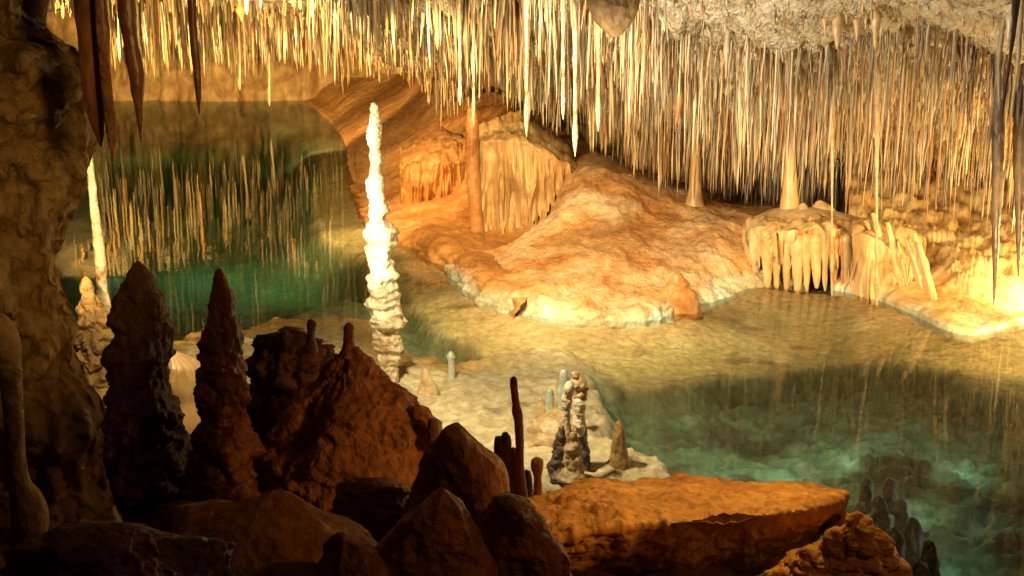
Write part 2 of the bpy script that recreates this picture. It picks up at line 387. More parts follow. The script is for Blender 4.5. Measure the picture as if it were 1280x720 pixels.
def wall(name, plan, z0, z1, nr, nc, label, amp, mat='wall'):
    """plan = [(x, y)] polyline; wall bulges outward at the foot"""
    G = []
    zs = np.linspace(z0, z1, 6)
    for z in zs:
        row = []
        for (x, y) in plan:
            row.append((x, y, z))
        G.append(row)
    def d(Q): return amp*(fbm(Q*np.array([0.5, 0.5, 0.9]), 4)+0.5*ridge(Q*np.array([2.2, 2.2, 0.7]), 3))
    v, f = lattice(G, nr, nc, d, toward=(0, 4, 1))
    return tag(MB().add(v, f).build(name, M[mat]), label, kind='structure')
def plan(px, D): q = W(px, 100, D); return (q[0], q[1])
wall('cave_wall', [(-9, -3), (-7.5, 4), (-12, 12), (-20, 26), plan(-100, 30.5), plan(100, 30.2), plan(200, 30.0), plan(300, 30.0), plan(400, 30.4), plan(460, 30), plan(540, 25), plan(620, 19), plan(720, 15.2), plan(900, 12.8), plan(1100, 12), plan(1300, 11.4), plan(1500, 10.5), (11, 6), (9, 0), (7, -3)],
     -2.2, 5.2, 90, 520, 'ochre cave wall closing the far side of the lake', 0.35)
wall('cave_wall', [(7.2, -3), (0, -4), (-9.2, -3)], -2, 5.2, 20, 40, 'cave wall behind the viewing place', 0.3)

# ------------------------------------------------------------------ SETTING: lake floor and near ground
def poly(pts): return np.array([WZ(a, b)[:2] for a, b in pts])
def sdist(P, poly_):
    """signed distance, positive inside"""
    x, y = P[:, 0], P[:, 1]; d = np.full(len(P), 1e9); ins = np.zeros(len(P), bool)
    n = len(poly_)
    for i in range(n):
        a = poly_[i]; b = poly_[(i+1) % n]; e = b-a
        t = np.clip(((x-a[0])*e[0]+(y-a[1])*e[1])/(e@e+1e-12), 0, 1)
        d = np.minimum(d, np.hypot(x-a[0]-t*e[0], y-a[1]-t*e[1]))
        c = ((a[1] > y) != (b[1] > y)) & (x < (b[0]-a[0])*(y-a[1])/(b[1]-a[1]+1e-12)+a[0])
        ins ^= c
    return np.where(ins, d, -d)
SHELF = poly([(350, 122), (352, 150), (385, 178), (402, 205), (396, 245), (412, 290), (450, 316), (500, 345), (535, 378), (575, 408), (640, 433), (720, 453), (800, 461), (870, 459), (930, 446), (1030, 434), (1110, 431), (1170, 446), (1220, 463), (1300, 482), (1500, 500), (1500, 150), (900, 130)])
SHOAL = poly([(160, 440), (230, 420), (300, 408), (350, 397), (430, 389), (470, 398), (505, 440), (560, 447), (640, 437), (690, 433), (738, 456), (752, 500), (785, 548), (850, 597), (880, 640), (700, 900), (100, 900), (100, 500)])
MIDR = poly([(735, 440), (860, 448), (980, 430), (1120, 415), (1260, 450), (1360, 470), (1400, 600), (1250, 620), (1080, 625), (960, 600), (880, 560), (800, 510)])
MIDL = poly([(430, 330), (505, 352), (560, 400), (640, 440), (560, 452), (470, 420), (380, 392), (300, 402), (240, 395), (300, 375)])
BANKS = poly([(380, 127), (398, 139), (428, 172), (437, 215), (445, 255), (478, 290), (520, 315), (562, 338), (572, 354), (610, 377), (660, 392), (720, 402), (785, 401), (822, 398), (860, 387), (905, 372), (950, 359), (1040, 362), (1105, 379), (1160, 402), (1215, 419), (1285, 404), (1500, 400), (1500, 150), (900, 124)])
def bed(P):
    P2 = np.stack([P[:, 0], P[:, 1], np.zeros(len(P))], 1)
    wob = 0.10*fbm(P2*1.6, 3)+0.05*fbm(P2*5, 2)
    ds = sdist(P, SHELF)+wob; dh = sdist(P, SHOAL)+wob*0.7; dr = sdist(P, MIDR)+wob; dl = sdist(P, MIDL)+wob
    lump = np.clip(pop(P2*3.3+3, 3), -.2, .9)
    deep = -0.58+0.08*fbm(P2*0.6, 3)+0.05*np.clip(lump, -.2, .5)
    z = deep
    zr = -0.25+0.05*np.clip(pop(P2*np.array([4, 6, 1])+8, 4), -.5, .45)+0.07*fbm(P2*1.1, 2)-0.10*ss(-P[:, 1], -7.0, -5.8)
    z = z+(zr-z)*ss(dr, -0.5, 0.25)
    zl = -0.26+0.08*fbm(P2*1.4, 3)
    z = z+(zl-z)*ss(dl, -0.5, 0.2)
    db = sdist(P, BANKS)
    zs = -0.11+0.03*fbm(P2*1.3, 4)+0.07*ss(db, -0.55, -0.02)
    wd = 0.16+0.5*ss(P[:, 1], 10.0, 14.0)
    z = z+(zs-z)*ss(ds/wd, -1, 0.15)
    zh = -0.015+0.05*fbm(P2*1.2+3, 4)-0.05*ss(P[:, 0], 0.2, 1.0)+0.02*ridge(P2*6, 3)
    zh = zh+0.03*np.maximum(0, pop(P2*5, 3))*ss(P[:, 0], 0, .5)
    z = z+(zh-z)*ss(dh, -0.25, 0.05)
    # near ground rising towards the viewing place
    yy = P[:, 1]; rise = np.interp(yy, [-3, 1.0, 2.0, 3.0, 3.8, 4.6, 5.3, 6.2], [1.3, 1.0, 0.72, 0.46, 0.24, 0.08, -0.05, -3])
    side = ss(P[:, 0], 0.75, 1.25); rise = rise-side*np.interp(yy, [0, 1, 3, 5], [0.0, 0.6, 1.6, 2.5])
    rise = rise+np.where(P[:, 0] < -1.6, np.clip((-1.6-P[:, 0])*0.35, 0, 0.6)*ss(-yy, -7.5, -5.0), 0)+0.10*fbm(P2*2.2, 4)
    fg = rise > z
    z = np.where(fg, rise, z)
    return z, ds, dh, dr, dl, fg
def lake_floor():
    az = np.linspace(-0.95, 0.95, 620)
    Y = np.concatenate([np.linspace(-3, 3, 30, endpoint=False), np.linspace(3, 9.5, 300, endpoint=False), np.linspace(9.5, 16, 110, endpoint=False), np.linspace(16, 34, 100)])
    A, YY = np.meshgrid(az, Y); X = A*np.maximum(YY, 4.0)*(1+0.5*np.exp(-np.maximum(YY, 0)/5))
    P = np.stack([X.ravel(), YY.ravel()], 1)
    z, ds, dh, dr, dl, fg = bed(P)
    Q = np.column_stack([P, z])
    Q[:, 2] += 0.012*fbm(Q*9, 3)
    nr, nc = YY.shape
    f = [(i*nc+j, i*nc+j+1, (i+1)*nc+j+1, (i+1)*nc+j) for i in range(nr-1) for j in range(nc-1)]
    base = np.array([0.22, 0.27, 0.17]); tone = np.tile(base, (len(Q), 1))
    def mixin(c, wgt):
        nonlocal tone
        tone = tone*(1-wgt[:, None])+np.array(c)*wgt[:, None]
    n = fbm(Q*1.8, 4)
    mixin((0.30, 0.30, 0.20), ss(dr, -0.3, 0.2)); mixin((0.13, 0.09, 0.05), ss(dr, -0.3, 0.2)*ss(n, 0.0, 0.6))
    mixin((0.50, 0.54, 0.42), ss(dl, -0.3, 0.2))
    mixin((0.24, 0.18, 0.09), ss(ds, -0.30, -0.10)*(P[:, 1] < 13)*.8); mixin((0.68, 0.52, 0.28), ss(ds, -0.05, 0.02)); mixin((0.78, 0.63, 0.38), ss(ds, 0.02, 0.5)*ss(n, -0.7, 0.5))
    mixin((0.60, 0.54, 0.38), ss(dh, -0.15, 0.02))
    rim = ss(dh, -0.12, 0.05)*(1-ss(dh, 0.12, 0.30))*ss(-Q[:, 0], -0.2, 0.4)
    mixin((0.60, 0.36, 0.10), rim*0.8)
    # dark mineral specks and stains
    mixin((0.25, 0.17, 0.08), ss(fbm(Q*4+9, 4), 0.45, 0.8)*0.7)
    mixin((0.20, 0.09, 0.04), fg.astype(float)*ss(-Q[:, 1], -5.2, -4.7))
    tag(MB().add(Q, f, tone).build('lake_floor', M['floor'], tone=True), 'pale sandy shoal, submerged ochre shelf and deep green lake bed', kind='structure')
lake_floor()
# water: a closed body under a still surface
def water():
    x0, x1, y0, y1, z0 = -24, 24, 3.0, 36, -4.0
    v = [(x0, y0, z0), (x1, y0, z0), (x1, y1, z0), (x0, y1, z0), (x0, y0, 0), (x1, y0, 0), (x1, y1, 0), (x0, y1, 0)]
    f = [(0, 3, 2, 1), (4, 5, 6, 7), (0, 1, 5, 4), (1, 2, 6, 5), (2, 3, 7, 6), (3, 0, 4, 7)]
    me = bpy.data.meshes.new('lake_water'); me.from_pydata(v, [], f); me.materials.append(M['water'])
    o = bpy.data.objects.new('lake_water', me); COL.objects.link(o)
    tag(o, 'still clear green underground lake', kind='structure')
water()

# ------------------------------------------------------------------ far shore banks
def Dw(py): return float(WZ(640, py)[1])
def shore_nodes(wl, rows, back=None):
    """wl: waterline pixels; rows: list of [(px, py, D)...]"""
    G = []
    a = [WZ(x, y, 0) for x, y in wl]
    G.append([p+np.array([0, -0.06, -1.2]) for p in a])
    G.append([p+np.array([0, -0.02, -0.25]) for p in a])
    G.append(a)
    for r in rows: G.append([W(*q) for q in r])
    return G

# bank A: long orange bank running back into the cave
wlA = [(380, 127), (398, 139), (428, 172), (437, 215), (445, 255), (478, 290), (520, 315), (562, 338), (600, 368), (650, 392)]
rA2 = [(392, 122), (412, 131), (442, 158), (455, 205), (470, 243), (500, 275), (535, 294), (575, 314), (612, 340), (660, 370)]
rA3 = [(400, 112, 26), (425, 118, 23), (465, 138, 18.5), (492, 175, 15.2), (512, 212, 13.6), (540, 246, 12.3), (570, 268, 11.6), (600, 285, 11.2), (640, 300, 10.7), (680, 310, 10.4)]
rA4 = [(405, 104, 27.2), (440, 107, 24.3), (490, 116, 20.2), (522, 128, 17.6), (545, 145, 15.6), (570, 160, 14.6), (595, 165, 13.9), (640, 170, 13.0), (690, 195, 12.6), (740, 220, 12.2)]
rA5 = [(405, 97, 29.5), (445, 97, 26.5), (500, 92, 22.0), (530, 90, 19.4), (560, 95, 17.5), (580, 110, 16.3), (610, 115, 15.6), (650, 125, 14.6), (700, 160, 14), (750, 190, 13.6)]
rA3 = [(x, y, d) for (x, y, _), d in zip(rA3, (30.5, 27.6, 22.0, 17.3, 14.3, 12.4, 11.6, 11.3, 11.0, 10.4))]
rA4 = [(x, y, d) for (x, y, _), d in zip(rA4, (30.9, 28.2, 23.2, 19.0, 16.5, 14.8, 14.0, 13.2, 12.8, 12.4))]
rA5 = [(x, y, d) for (x, y, _), d in zip(rA5, (31.5, 29.5, 25.5, 22.0, 19.5, 17.5, 16.5, 15.2, 14.4, 13.8))]
rA2 = [(x, y, Dw(wlA[i][1])+[.5, .4, .35, .3, .25, .2, .15, .15, .15, .12][i]) for i, (x, y) in enumerate(rA2)]
def dA(Q): return (0.08-0.06*ss(Q[:, 1], 12, 18))*fbm(Q*1.3, 3)+(0.03-.022*ss(Q[:, 1], 13, 18))*ridge(Q*np.array([2.5, 2.5, 5]), 3)+0.008*fbm(Q*14, 3)
v, f = lattice(shore_nodes(wlA, [rA2, rA3, rA4, rA5]), 150, 260, dA, toward=(0, 0, 8))
tag(MB().add(v, f).build('flowstone_bank', M['bank']), 'long orange flowstone bank sloping into the lake behind the tall white stalagmite', 'flowstone bank')

# bank B: pink mound
wlB = [(556, 336), (572, 354), (610, 377), (660, 392), (720, 402), (785, 401), (822, 398), (860, 387), (905, 372), (950, 359), (985, 357), (1010, 357)]
rB2 = [(566, 328), (585, 334), (620, 350), (665, 364), (725, 377), (785, 380), (822, 374), (857, 358), (902, 348), (945, 338), (980, 335), (1010, 335)]
rB2 = [(x, y, Dw(wlB[i][1])+0.16) for i, (x, y) in enumerate(rB2)]
rB3 = [(600, 318), (625, 312), (658, 314), (697, 325), (737, 335), (785, 338), (820, 335), (852, 325), (890, 311), (927, 303), (960, 303), (1000, 303)]
rB3 = [(x, y, Dw(wlB[i][1])+[0.6, 0.9, 0.85, 0.8, 0.8, 0.8, 0.8, 0.75, 0.6, 0.5, 0.4, 0.4][i]) for i, (x, y) in enumerate(rB3)]
rB4 = [(655, 298, 10.4), (668, 286, 10.5), (690, 276, 10.3), (716, 274, 10.1), (748, 279, 10.0), (785, 282, 9.95), (815, 282, 10), (850, 281, 10.1), (882, 276, 10.1), (912, 273, 10.1), (945, 276, 10.1), (1000, 280, 10.1)]
rB5 = [(690, 266, 11.2), (700, 245, 11.3), (712, 222, 11.3), (732, 207, 11.3), (762, 213, 11.2), (790, 222, 11.1), (815, 231, 11.1), (845, 238, 11.1), (875, 249, 11), (905, 257, 11), (945, 262, 11), (1000, 264, 11)]
rB6 = [(x, y-14, 12.8) for x, y, d in rB5]
def dB(Q): return 0.04*fbm(Q*2.0, 3)+0.022*ridge(Q*np.array([3, 3, 7]), 3)+0.012*fbm(Q*11, 3)+0.02*np.maximum(0, ridge(Q*np.array([2.4, 5, 2.4])+7, 2)-.2)
v, f = lattice(shore_nodes(wlB, [rB2, rB3, rB4, rB5, rB6]), 150, 260, dB, toward=(0, 0, 8))
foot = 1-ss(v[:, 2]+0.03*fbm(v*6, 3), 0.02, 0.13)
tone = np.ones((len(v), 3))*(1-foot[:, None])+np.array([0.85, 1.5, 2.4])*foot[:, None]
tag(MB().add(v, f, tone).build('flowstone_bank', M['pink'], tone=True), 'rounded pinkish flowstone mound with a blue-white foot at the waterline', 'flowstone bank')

# bank D: bright yellow right shore
wlD = [(1040, 362), (1075, 369), (1105, 379), (1132, 389), (1160, 402), (1188, 414), (1215, 419), (1245, 414), (1285, 404), (1340, 398), (1420, 398), (1500, 400)]
rD2 = [(x, y-13, Dw(y)+0.10) for x, y in wlD]
rD3 = [(1050, 322), (1085, 330), (1115, 340), (1145, 355), (1172, 370), (1197, 384), (1220, 389), (1250, 384), (1290, 376), (1340, 368), (1420, 366), (1500, 366)]
rD3 = [(x, y, Dw(wlD[i][1])+0.42) for i, (x, y) in enumerate(rD3)]
rD4 = [(1060, 285), (1095, 290), (1125, 300), (1152, 312), (1180, 325), (1205, 340), (1226, 345), (1255, 340), (1290, 330), (1340, 325), (1420, 320), (1500, 320)]
rD4 = [(x, y, Dw(wlD[i][1])+1.05) for i, (x, y) in enumerate(rD4)]
rD5 = [(x, 250+0.03*(x-1060), 10.4) for x, y, d in rD4]
rD6 = [(x, 175, 11.4) for x, y, d in rD4]
def dD(Q):
    k = ss(Q[:, 2], 0.05, 0.4)
    return 0.05*fbm(Q*1.6, 3)+0.05*k*ridge(Q*np.array([6, 6, 1.2]), 3)+0.05*k*np.maximum(0, pop(Q*2.6, 2))+0.006*fbm(Q*16, 3)
v, f = lattice(shore_nodes(wlD, [rD2, rD3, rD4, rD5, rD6]), 130, 240, dD, toward=(0, 0, 8))
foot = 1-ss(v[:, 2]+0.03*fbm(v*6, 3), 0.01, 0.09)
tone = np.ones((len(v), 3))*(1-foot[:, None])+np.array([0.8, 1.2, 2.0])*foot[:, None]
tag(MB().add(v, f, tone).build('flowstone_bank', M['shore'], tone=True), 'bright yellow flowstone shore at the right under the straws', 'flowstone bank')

# fluted drapery over bank A
def flutes(px0, px1, ytop, ybot, D, n, bulge, seed, body=True, wmin=7, wmax=14, gap=0.0):
    rng = np.random.RandomState(seed); mb = MB(); x = px0
    while x < px1:
        wd = rng.uniform(wmin, wmax); t = (x+wd/2-px0)/(px1-px0)
        d = D-bulge*math.sin(math.pi*min(max(t, 0), 1))+rng.uniform(-.06, .06)
        y0 = np.interp(t, *ytop)+rng.uniform(-3, 3); y1 = np.interp(t, *ybot)+rng.uniform(-10, 4)
        ow = wd*0.75
        rows = [(y0, x+wd*.3, x+wd*.7), (y0+6, x-ow*.2, x+wd+ow*.2), ((y0+y1)/2, x, x+wd*.95), (y1-10, x+wd*.15, x+wd*.8), (y1, x+wd*.35, x+wd*.6)]
        v, f = loft(rows, d, dr=1.0, n=14, m=26, amp=0.25, freq=9, seed=seed+int(x), oct=3)
        mb.add(v, f); x += wd*rng.uniform(.72, .95)+gap*rng.uniform(0, 1)
    return mb
def curtain(px0, px1, ytop, ylip, ybot, D, bulge, seed, fl=0.05, ff=13, jag=26, back=0.5):
    """draped sheet of flowstone: rounded shoulder, vertical flutes that deepen downwards, ragged hem, closed at the back"""
    nu, nv = 240, 90; rng = np.random.RandomState(seed); off = rng.uniform(0, 40, 3)
    u = np.linspace(0, 1, nu); px = px0+(px1-px0)*u
    def sm(t):
        a = np.interp(u, *t); k = 41; a = np.pad(a, k, mode='reflect', reflect_type='odd')
        for _ in range(2): a = np.convolve(a, np.ones(k)/k, 'same')
        return a[k:-k]
    yt = sm(ytop); yl = sm(ylip); yb = sm(ybot)
    tooth = ridge(np.stack([px*ff/90+off[0], px*0, px*0], 1), 2)
    yb = yb+np.clip(tooth, -1.3, .6)*jag
    rows = []
    arch = bulge*np.sqrt(np.clip(1-(2*u-1)**2, 0, 1))
    V = []
    for v in np.linspace(0, 1, nv):
        if v < .2: t = v/.2; py = yt+(yl-yt)*t**1.6; d = D+back*(1-t)**1.5-arch*t
        else: t = (v-.2)/.8; py = yl+(yb-yl)*t; d = D-arch*(1-.25*t)
        g = np.clip((v-.08)/.5, 0, 1)
        P = np.array([W(a, b, c) for a, b, c in zip(px, py, d)])
        h = ridge(np.stack([P[:, 0]*ff+off[0], P[:, 0]*0+off[1], P[:, 2]*1.4], 1), 2)*fl*g+fbm(P*3+off, 3)*.06
        P[:, 2] += (1-g)*(.10*fbm(P*1.8+off, 3)+.05*pop(P*3.5, 3))
        h = h+0.02*fbm(P*np.array([30, 3, 2]), 2)*g
        P[:, 1] -= h; P[:, 0] += 0.25*fbm(P*2+off, 2)*.05
        V.append(P)
    last = V[-1].copy()
    b1 = last+np.array([0, .07, .01]); b2 = V[nv//2]+np.array([0, .3, 0]); b3 = V[0]+np.array([0, .1, -.02])
    V += [b1, b2, b3]; V = np.array(V); n2 = len(V)
    f = [(i*nu+j, (i+1)*nu+j, (i+1)*nu+j+1, i*nu+j+1) for i in range(n2-1) for j in range(nu-1)]
    return MB().add(V.reshape(-1, 3), f)
dr_ = empty('flowstone_drapery', W(650, 300, 11), 'fluted cream drapery like organ pipes on the orange bank', 'drapery')
curtain(590, 722, ([0, .25, .5, .8, 1], [170, 148, 142, 165, 205]), ([0, .2, .5, .8, 1], [185, 176, 180, 196, 215]), ([0, .3, .6, .85, 1], [312, 300, 276, 250, 222]), 11.45, .35, 3, fl=.10, ff=9, jag=18, back=1.6).build('fluted_curtain', M['drape'], dr_)
v, f = loft([(136, 584, 597), (160, 582, 598), (200, 582, 599), (240, 584, 601), (280, 588, 604), (306, 587, 609)], 11.2, dr=1, n=24, m=50, amp=.12, freq=4, seed=6)
tag(MB().add(v, f).build('stone_column', M['bank'], origin=W(596, 306, 11.2)), 'slim straight orange column at the left edge of the fluted drapery', 'column')
# smaller flutes on the left of the column
d2 = empty('flowstone_drapery', W(535, 270, 12.2), 'low combed orange drapery left of the slim column', 'drapery')
curtain(500, 588, ([0, .5, 1], [190, 165, 165]), ([0, .5, 1], [215, 200, 200]), ([0, 1], [255, 285]), 12.6, .3, 9, fl=.07, ff=11, jag=12, back=1.4).build('fluted_curtain', M['bank'], d2)
# pedestal with teeth
pd = empty('flowstone_pedestal', W(1005, 365, 9.3), 'yellow mushroom-like flowstone pedestal with hanging teeth at the waterline', 'flowstone pedestal')
v, f = loft([(258, 985, 1005), (264, 960, 1045), (274, 938, 1072), (288, 934, 1086), (304, 940, 1088), (320, 950, 1080), (330, 975, 1060)], 9.75, dr=0.62, n=90, m=44, amp=.07, freq=5, seed=21, flute=.04, flutef=24)
MB().add(v, f).build('cap', M['drape'], pd)
curtain(934, 1092, ([0, .5, 1], [276, 268, 280]), ([0, .5, 1], [290, 284, 294]), ([0, 1], [322, 330]), 9.5, .4, 23, fl=.05, ff=12, jag=22, back=.3).build('draped_rim', M['drape'], pd)
flutes(938, 1088, ([0, 1], [288, 292]), ([0, .3, .6, 1], [360, 372, 366, 372]), 9.45, 0, .32, 24, wmin=7, wmax=15, gap=3).build('hanging_teeth', M['drape'], pd)
flutes(946, 1080, ([0, 1], [290, 292]), ([0, 1], [358, 362]), 9.75, 0, .2, 27, wmin=8, wmax=16).build('inner_teeth', M['bank'], pd)
# leaning ribs right of the pedestal
rb = MB(); rng = np.random.RandomState(4)
sk = curtain(1066, 1156, ([0, 1], [262, 300]), ([0, 1], [286, 330]), ([0, .5, 1], [372, 378, 396]), 9.05, .22, 88, fl=.09, ff=12, jag=16, back=.7).build('flowstone_drapery', M['drape'], origin=W(1110, 380, 9.1))
tag(sk, 'sloping fluted skirt of yellow flowstone joining the pedestal to the bright right shore', 'drapery')
for k in range(9):
    k = k*1.1; x = 1078+k*8+rng.uniform(-5, 5); y0 = 275+k*3+rng.uniform(-12, 12); y1 = 372+k*4.5-rng.uniform(0, 18); sl = rng.uniform(16, 40); wd = rng.uniform(3, 11)
    rows = [(y0, x-wd*.3, x+wd*.3), ((y0+y1)/2, x+sl*.5-wd*.6, x+sl*.5+wd*.6), (y1, x+sl-wd*.15, x+sl+wd*.15)]
    v, f = loft(rows, 9.12-k*0.055+rng.uniform(-.1, .1), dr=1, n=16, m=30, amp=.5, freq=9, seed=int(60+2*k), oct=4); rb.add(v, f)
tag(rb.build('flowstone_drapery', M['drape'], origin=W(1120, 370, 9.2)), 'leaning ribbed flowstone curtain between the pedestal and the bright right shore', 'drapery')

# columns and stubs standing on the banks
def body(name, rows, D, mat, label, cat, group=None, **kw):
    v, f = loft(rows, D, **kw)
    py, l, r = rows[-1] if rows[-1][0] > rows[0][0] else rows[0]
    return tag(MB().add(v, f).build(name, M[mat], origin=W((l+r)/2, min(py, 740), D)), label, cat, group)
body('stone_column', [(60, 982, 992), (190, 981, 994), (220, 979, 996), (245, 977, 998), (265, 974, 1002), (278, 966, 1010)], 9.75, 'drape', 'smooth cream column rising from the mushroom pedestal into the straws', 'column', n=22, m=50, amp=.10, freq=4, seed=31)
body('stone_column', [(60, 866, 872), (180, 863, 874), (215, 862, 874), (240, 860, 877), (262, 854, 884), (276, 846, 894)], 10.6, 'drape', 'thin column rising from the pink mound into the straws', 'column', n=20, m=50, amp=.10, freq=4, seed=32)
body('stalagmite', [(255, 1000, 1008), (262, 997, 1012), (280, 994, 1016)], 9.7, 'drape', 'small stub beside the column on the mushroom pedestal', 'stalagmite', n=18, m=16, amp=.1, freq=6, seed=33)
body('stalagmite', [(252, 1020, 1030), (262, 1014, 1044), (290, 1006, 1056)], 9.8, 'drape', 'broad low dome on the right of the mushroom pedestal', 'stalagmite', n=24, m=18, amp=.1, freq=6, seed=34)
body('boulder', [(343, 842, 852), (352, 836, 858), (370, 826, 868), (385, 819, 872), (404, 812, 876)], 8.55, 'bank', 'small brown ribbed fin of rock at the foot of the pink mound', 'rock', n=40, m=30, amp=.25, freq=8, seed=35, rid=True)
# ------------------------------------------------------------------ tall white stalagmite
rowsQ = [(127, 466, 469), (134, 464, 472), (150, 462, 475), (166, 460, 477), (178, 461, 476), (186, 463, 474), (196, 460, 480), (208, 461, 479), (214, 462, 477), (226, 458, 482), (240, 458, 481), (252, 460, 484), (264, 459, 487), (273, 463, 481), (280, 459, 488), (296, 455, 495), (310, 456, 494), (320, 455, 491), (334, 458, 494), (350, 456, 496), (364, 459, 498), (380, 459, 501), (394, 460, 504), (404, 459, 505), (412, 463, 501), (430, 467, 501), (450, 470, 501), (470, 474, 498), (490, 472, 500)]
v, f = loft(rowsQ, 6.72, dr=0.95, n=56, m=230, amp=.27, freq=12, seed=41, oct=5, ledge=.24, ledgef=9, amin=.05)
tag(MB().add(v, f).build('stalagmite', M['white'], origin=W(485, 480, 6.72)), 'tall knobbly white stalagmite standing brightly lit on the pale shoal', 'stalagmite')

# bright column at the left and its foot
body('stone_column', [(-80, 104, 110), (80, 106, 112), (190, 108, 116), (240, 111, 121), (280, 114, 127), (320, 118, 132), (350, 120, 134), (372, 121, 136), (400, 120, 142)], 7.0, 'white', 'thin glowing column lit gold behind the left cliff', 'column', n=22, m=90, amp=.14, freq=7, seed=42, ledge=.08, ledgef=12)
body('boulder', [(346, 104, 110), (356, 100, 116), (372, 100, 122), (392, 98, 134), (415, 96, 144), (450, 92, 160), (500, 88, 170)], 6.8, 'cliff', 'pale lumpy rock at the foot of the thin glowing column', 'rock', n=90, m=110, amp=.30, freq=9, seed=43, oct=5, rid=2)
body('boulder', [(440, 208, 222), (455, 200, 250), (475, 196, 262), (500, 196, 266), (540, 190, 275), (600, 180, 290)], 6.0, 'drape', 'yellow lit rock seen between the two dark stalagmites', 'rock', n=90, m=90, amp=.12, freq=4, seed=44, oct=4, flute=.12, flutef=12)

# ------------------------------------------------------------------ small stalagmites on the shoal
SG = 'small stalagmites on the pale shoal'
body('stalagmite', [(440, 561, 566), (446, 558, 569), (452, 560, 568), (470, 560, 569), (482, 556, 572)], 6.9, 'bluish', 'small pale stub with a rounded head in the middle of the shoal', 'stalagmite', SG, n=20, m=24, amp=.08, freq=10, seed=51)
body('stalagmite', [(461, 530, 534), (470, 527, 540), (482, 524, 545), (494, 518, 550)], 6.6, 'tan', 'small pointed stub right beside the tall white stalagmite foot', 'stalagmite', SG, n=20, m=20, amp=.14, freq=9, seed=52)
fg = empty('stalagmite', W(716, 576, 5.35), 'twisted pale stalagmite cluster like a seated figure on the shoal edge', 'stalagmite', SG)
figs = [([(478, 707, 716), (488, 704, 718), (505, 703, 715), (520, 705, 713), (536, 706, 714), (552, 708, 715)], 'pale', 5.25), ([(466, 714, 724), (474, 712, 731), (484, 715, 735), (496, 717, 733), (506, 720, 731)], 'tan', 5.38),
        ([(500, 716, 730), (518, 718, 732), (534, 717, 732), (545, 719, 729)], 'pale', 5.36), ([(530, 720, 731), (550, 718, 735), (600, 712, 740)], 'greyish', 5.38), ([(534, 698, 707), (548, 694, 711), (566, 690, 714), (600, 682, 722)], 'greyish', 5.32), ([(540, 711, 720), (554, 708, 725), (600, 700, 734)], 'tan', 5.25)]
for k, (rows, mt, D) in enumerate(figs):
    v, f = loft(rows, D, n=36, m=60, amp=.34, freq=14, seed=80+k, oct=4, rid=2); MB().add(v, f).build('knob', M[mt], fg)
body('stalagmite', [(527, 771, 777), (533, 768, 780), (545, 766, 782), (560, 764, 784), (600, 758, 790)], 5.4, 'cliff', 'blunt grey-brown stalagmite at the water side right of the figure-like cluster', 'stalagmite', SG, n=24, m=26, amp=.12, freq=9, seed=53)
bl = empty('stalagmite', W(700, 520, 5.9), 'blue-white cluster of tiny stalagmites behind the figure-like cluster', 'stalagmite', SG)
for k, (rows, mt) in enumerate([([(463, 701, 709), (470, 699, 711), (485, 697, 713), (510, 694, 716)], 'bluish'), ([(488, 683, 691), (500, 681, 694), (518, 678, 698)], 'bluish'), ([(498, 672, 679), (506, 670, 683), (520, 666, 686)], 'tan'), ([(494, 692, 700), (520, 688, 704)], 'tan')]):
    v, f = loft(rows, 5.85, n=22, m=24, amp=.16, freq=12, seed=90+k); MB().add(v, f).build('knob', M[mt], bl)
body('boulder', [(516, 684, 706), (522, 674, 716), (534, 664, 726), (560, 654, 734)], 5.8, 'tan', 'low tan crust at the foot of the blue-white cluster', 'rock', n=50, m=20, amp=.2, freq=9, seed=95, rid=True)

# ------------------------------------------------------------------ foreground
# left cliff
rowsCl = [(-420, -420, 75), (-200, -380, 62), (-60, -330, 40), (20, -320, 22), (48, -310, 52), (62, -305, 84), (85, -300, 99), (110, -300, 106), (150, -300, 113), (178, -300, 106), (205, -300, 98), (240, -300, 86), (275, -300, 78), (300, -300, 77), (340, -300, 84), (400, -300, 90), (450, -300, 96), (480, -300, 118), (520, -300, 127), (570, -300, 118), (600, -300, 126), (640, -300, 139), (670, -300, 150), (760, -300, 165)]
v, f = loft(rowsCl, 3.75, dr=0.55, n=230, m=300, amp=.0, freq=3.2, seed=101, oct=5, absolute=0.085, D2=3.5)
# vertical draperies near its right edge, knobs below
add = ridge(v*np.array([7, 7, 1.6]), 3)*0.035+0.05*pop(v*5.0+4, 4)+0.010*pop(v*22, 2)
v = v+np.column_stack([add*0.4, -add, add*0])
tag(MB().add(v, f).build('rock_pillar', M['cliff'], origin=W(40, 720, 3.6)), 'big knobbly ochre rock cliff filling the left edge', 'rock')
body('stone_column', [(392, -10, 3), (402, -12, 14), (425, -10, 24), (460, -2, 27), (520, 5, 29), (565, 8, 31), (600, 10, 37), (616, 12, 50), (634, 13, 59), (655, 14, 62), (675, 14, 58), (720, 5, 66)], 2.9, 'cliff', 'thin smooth column with a swollen foot in front of the left cliff', 'column', n=40, m=90, amp=.07, freq=5, seed=102)
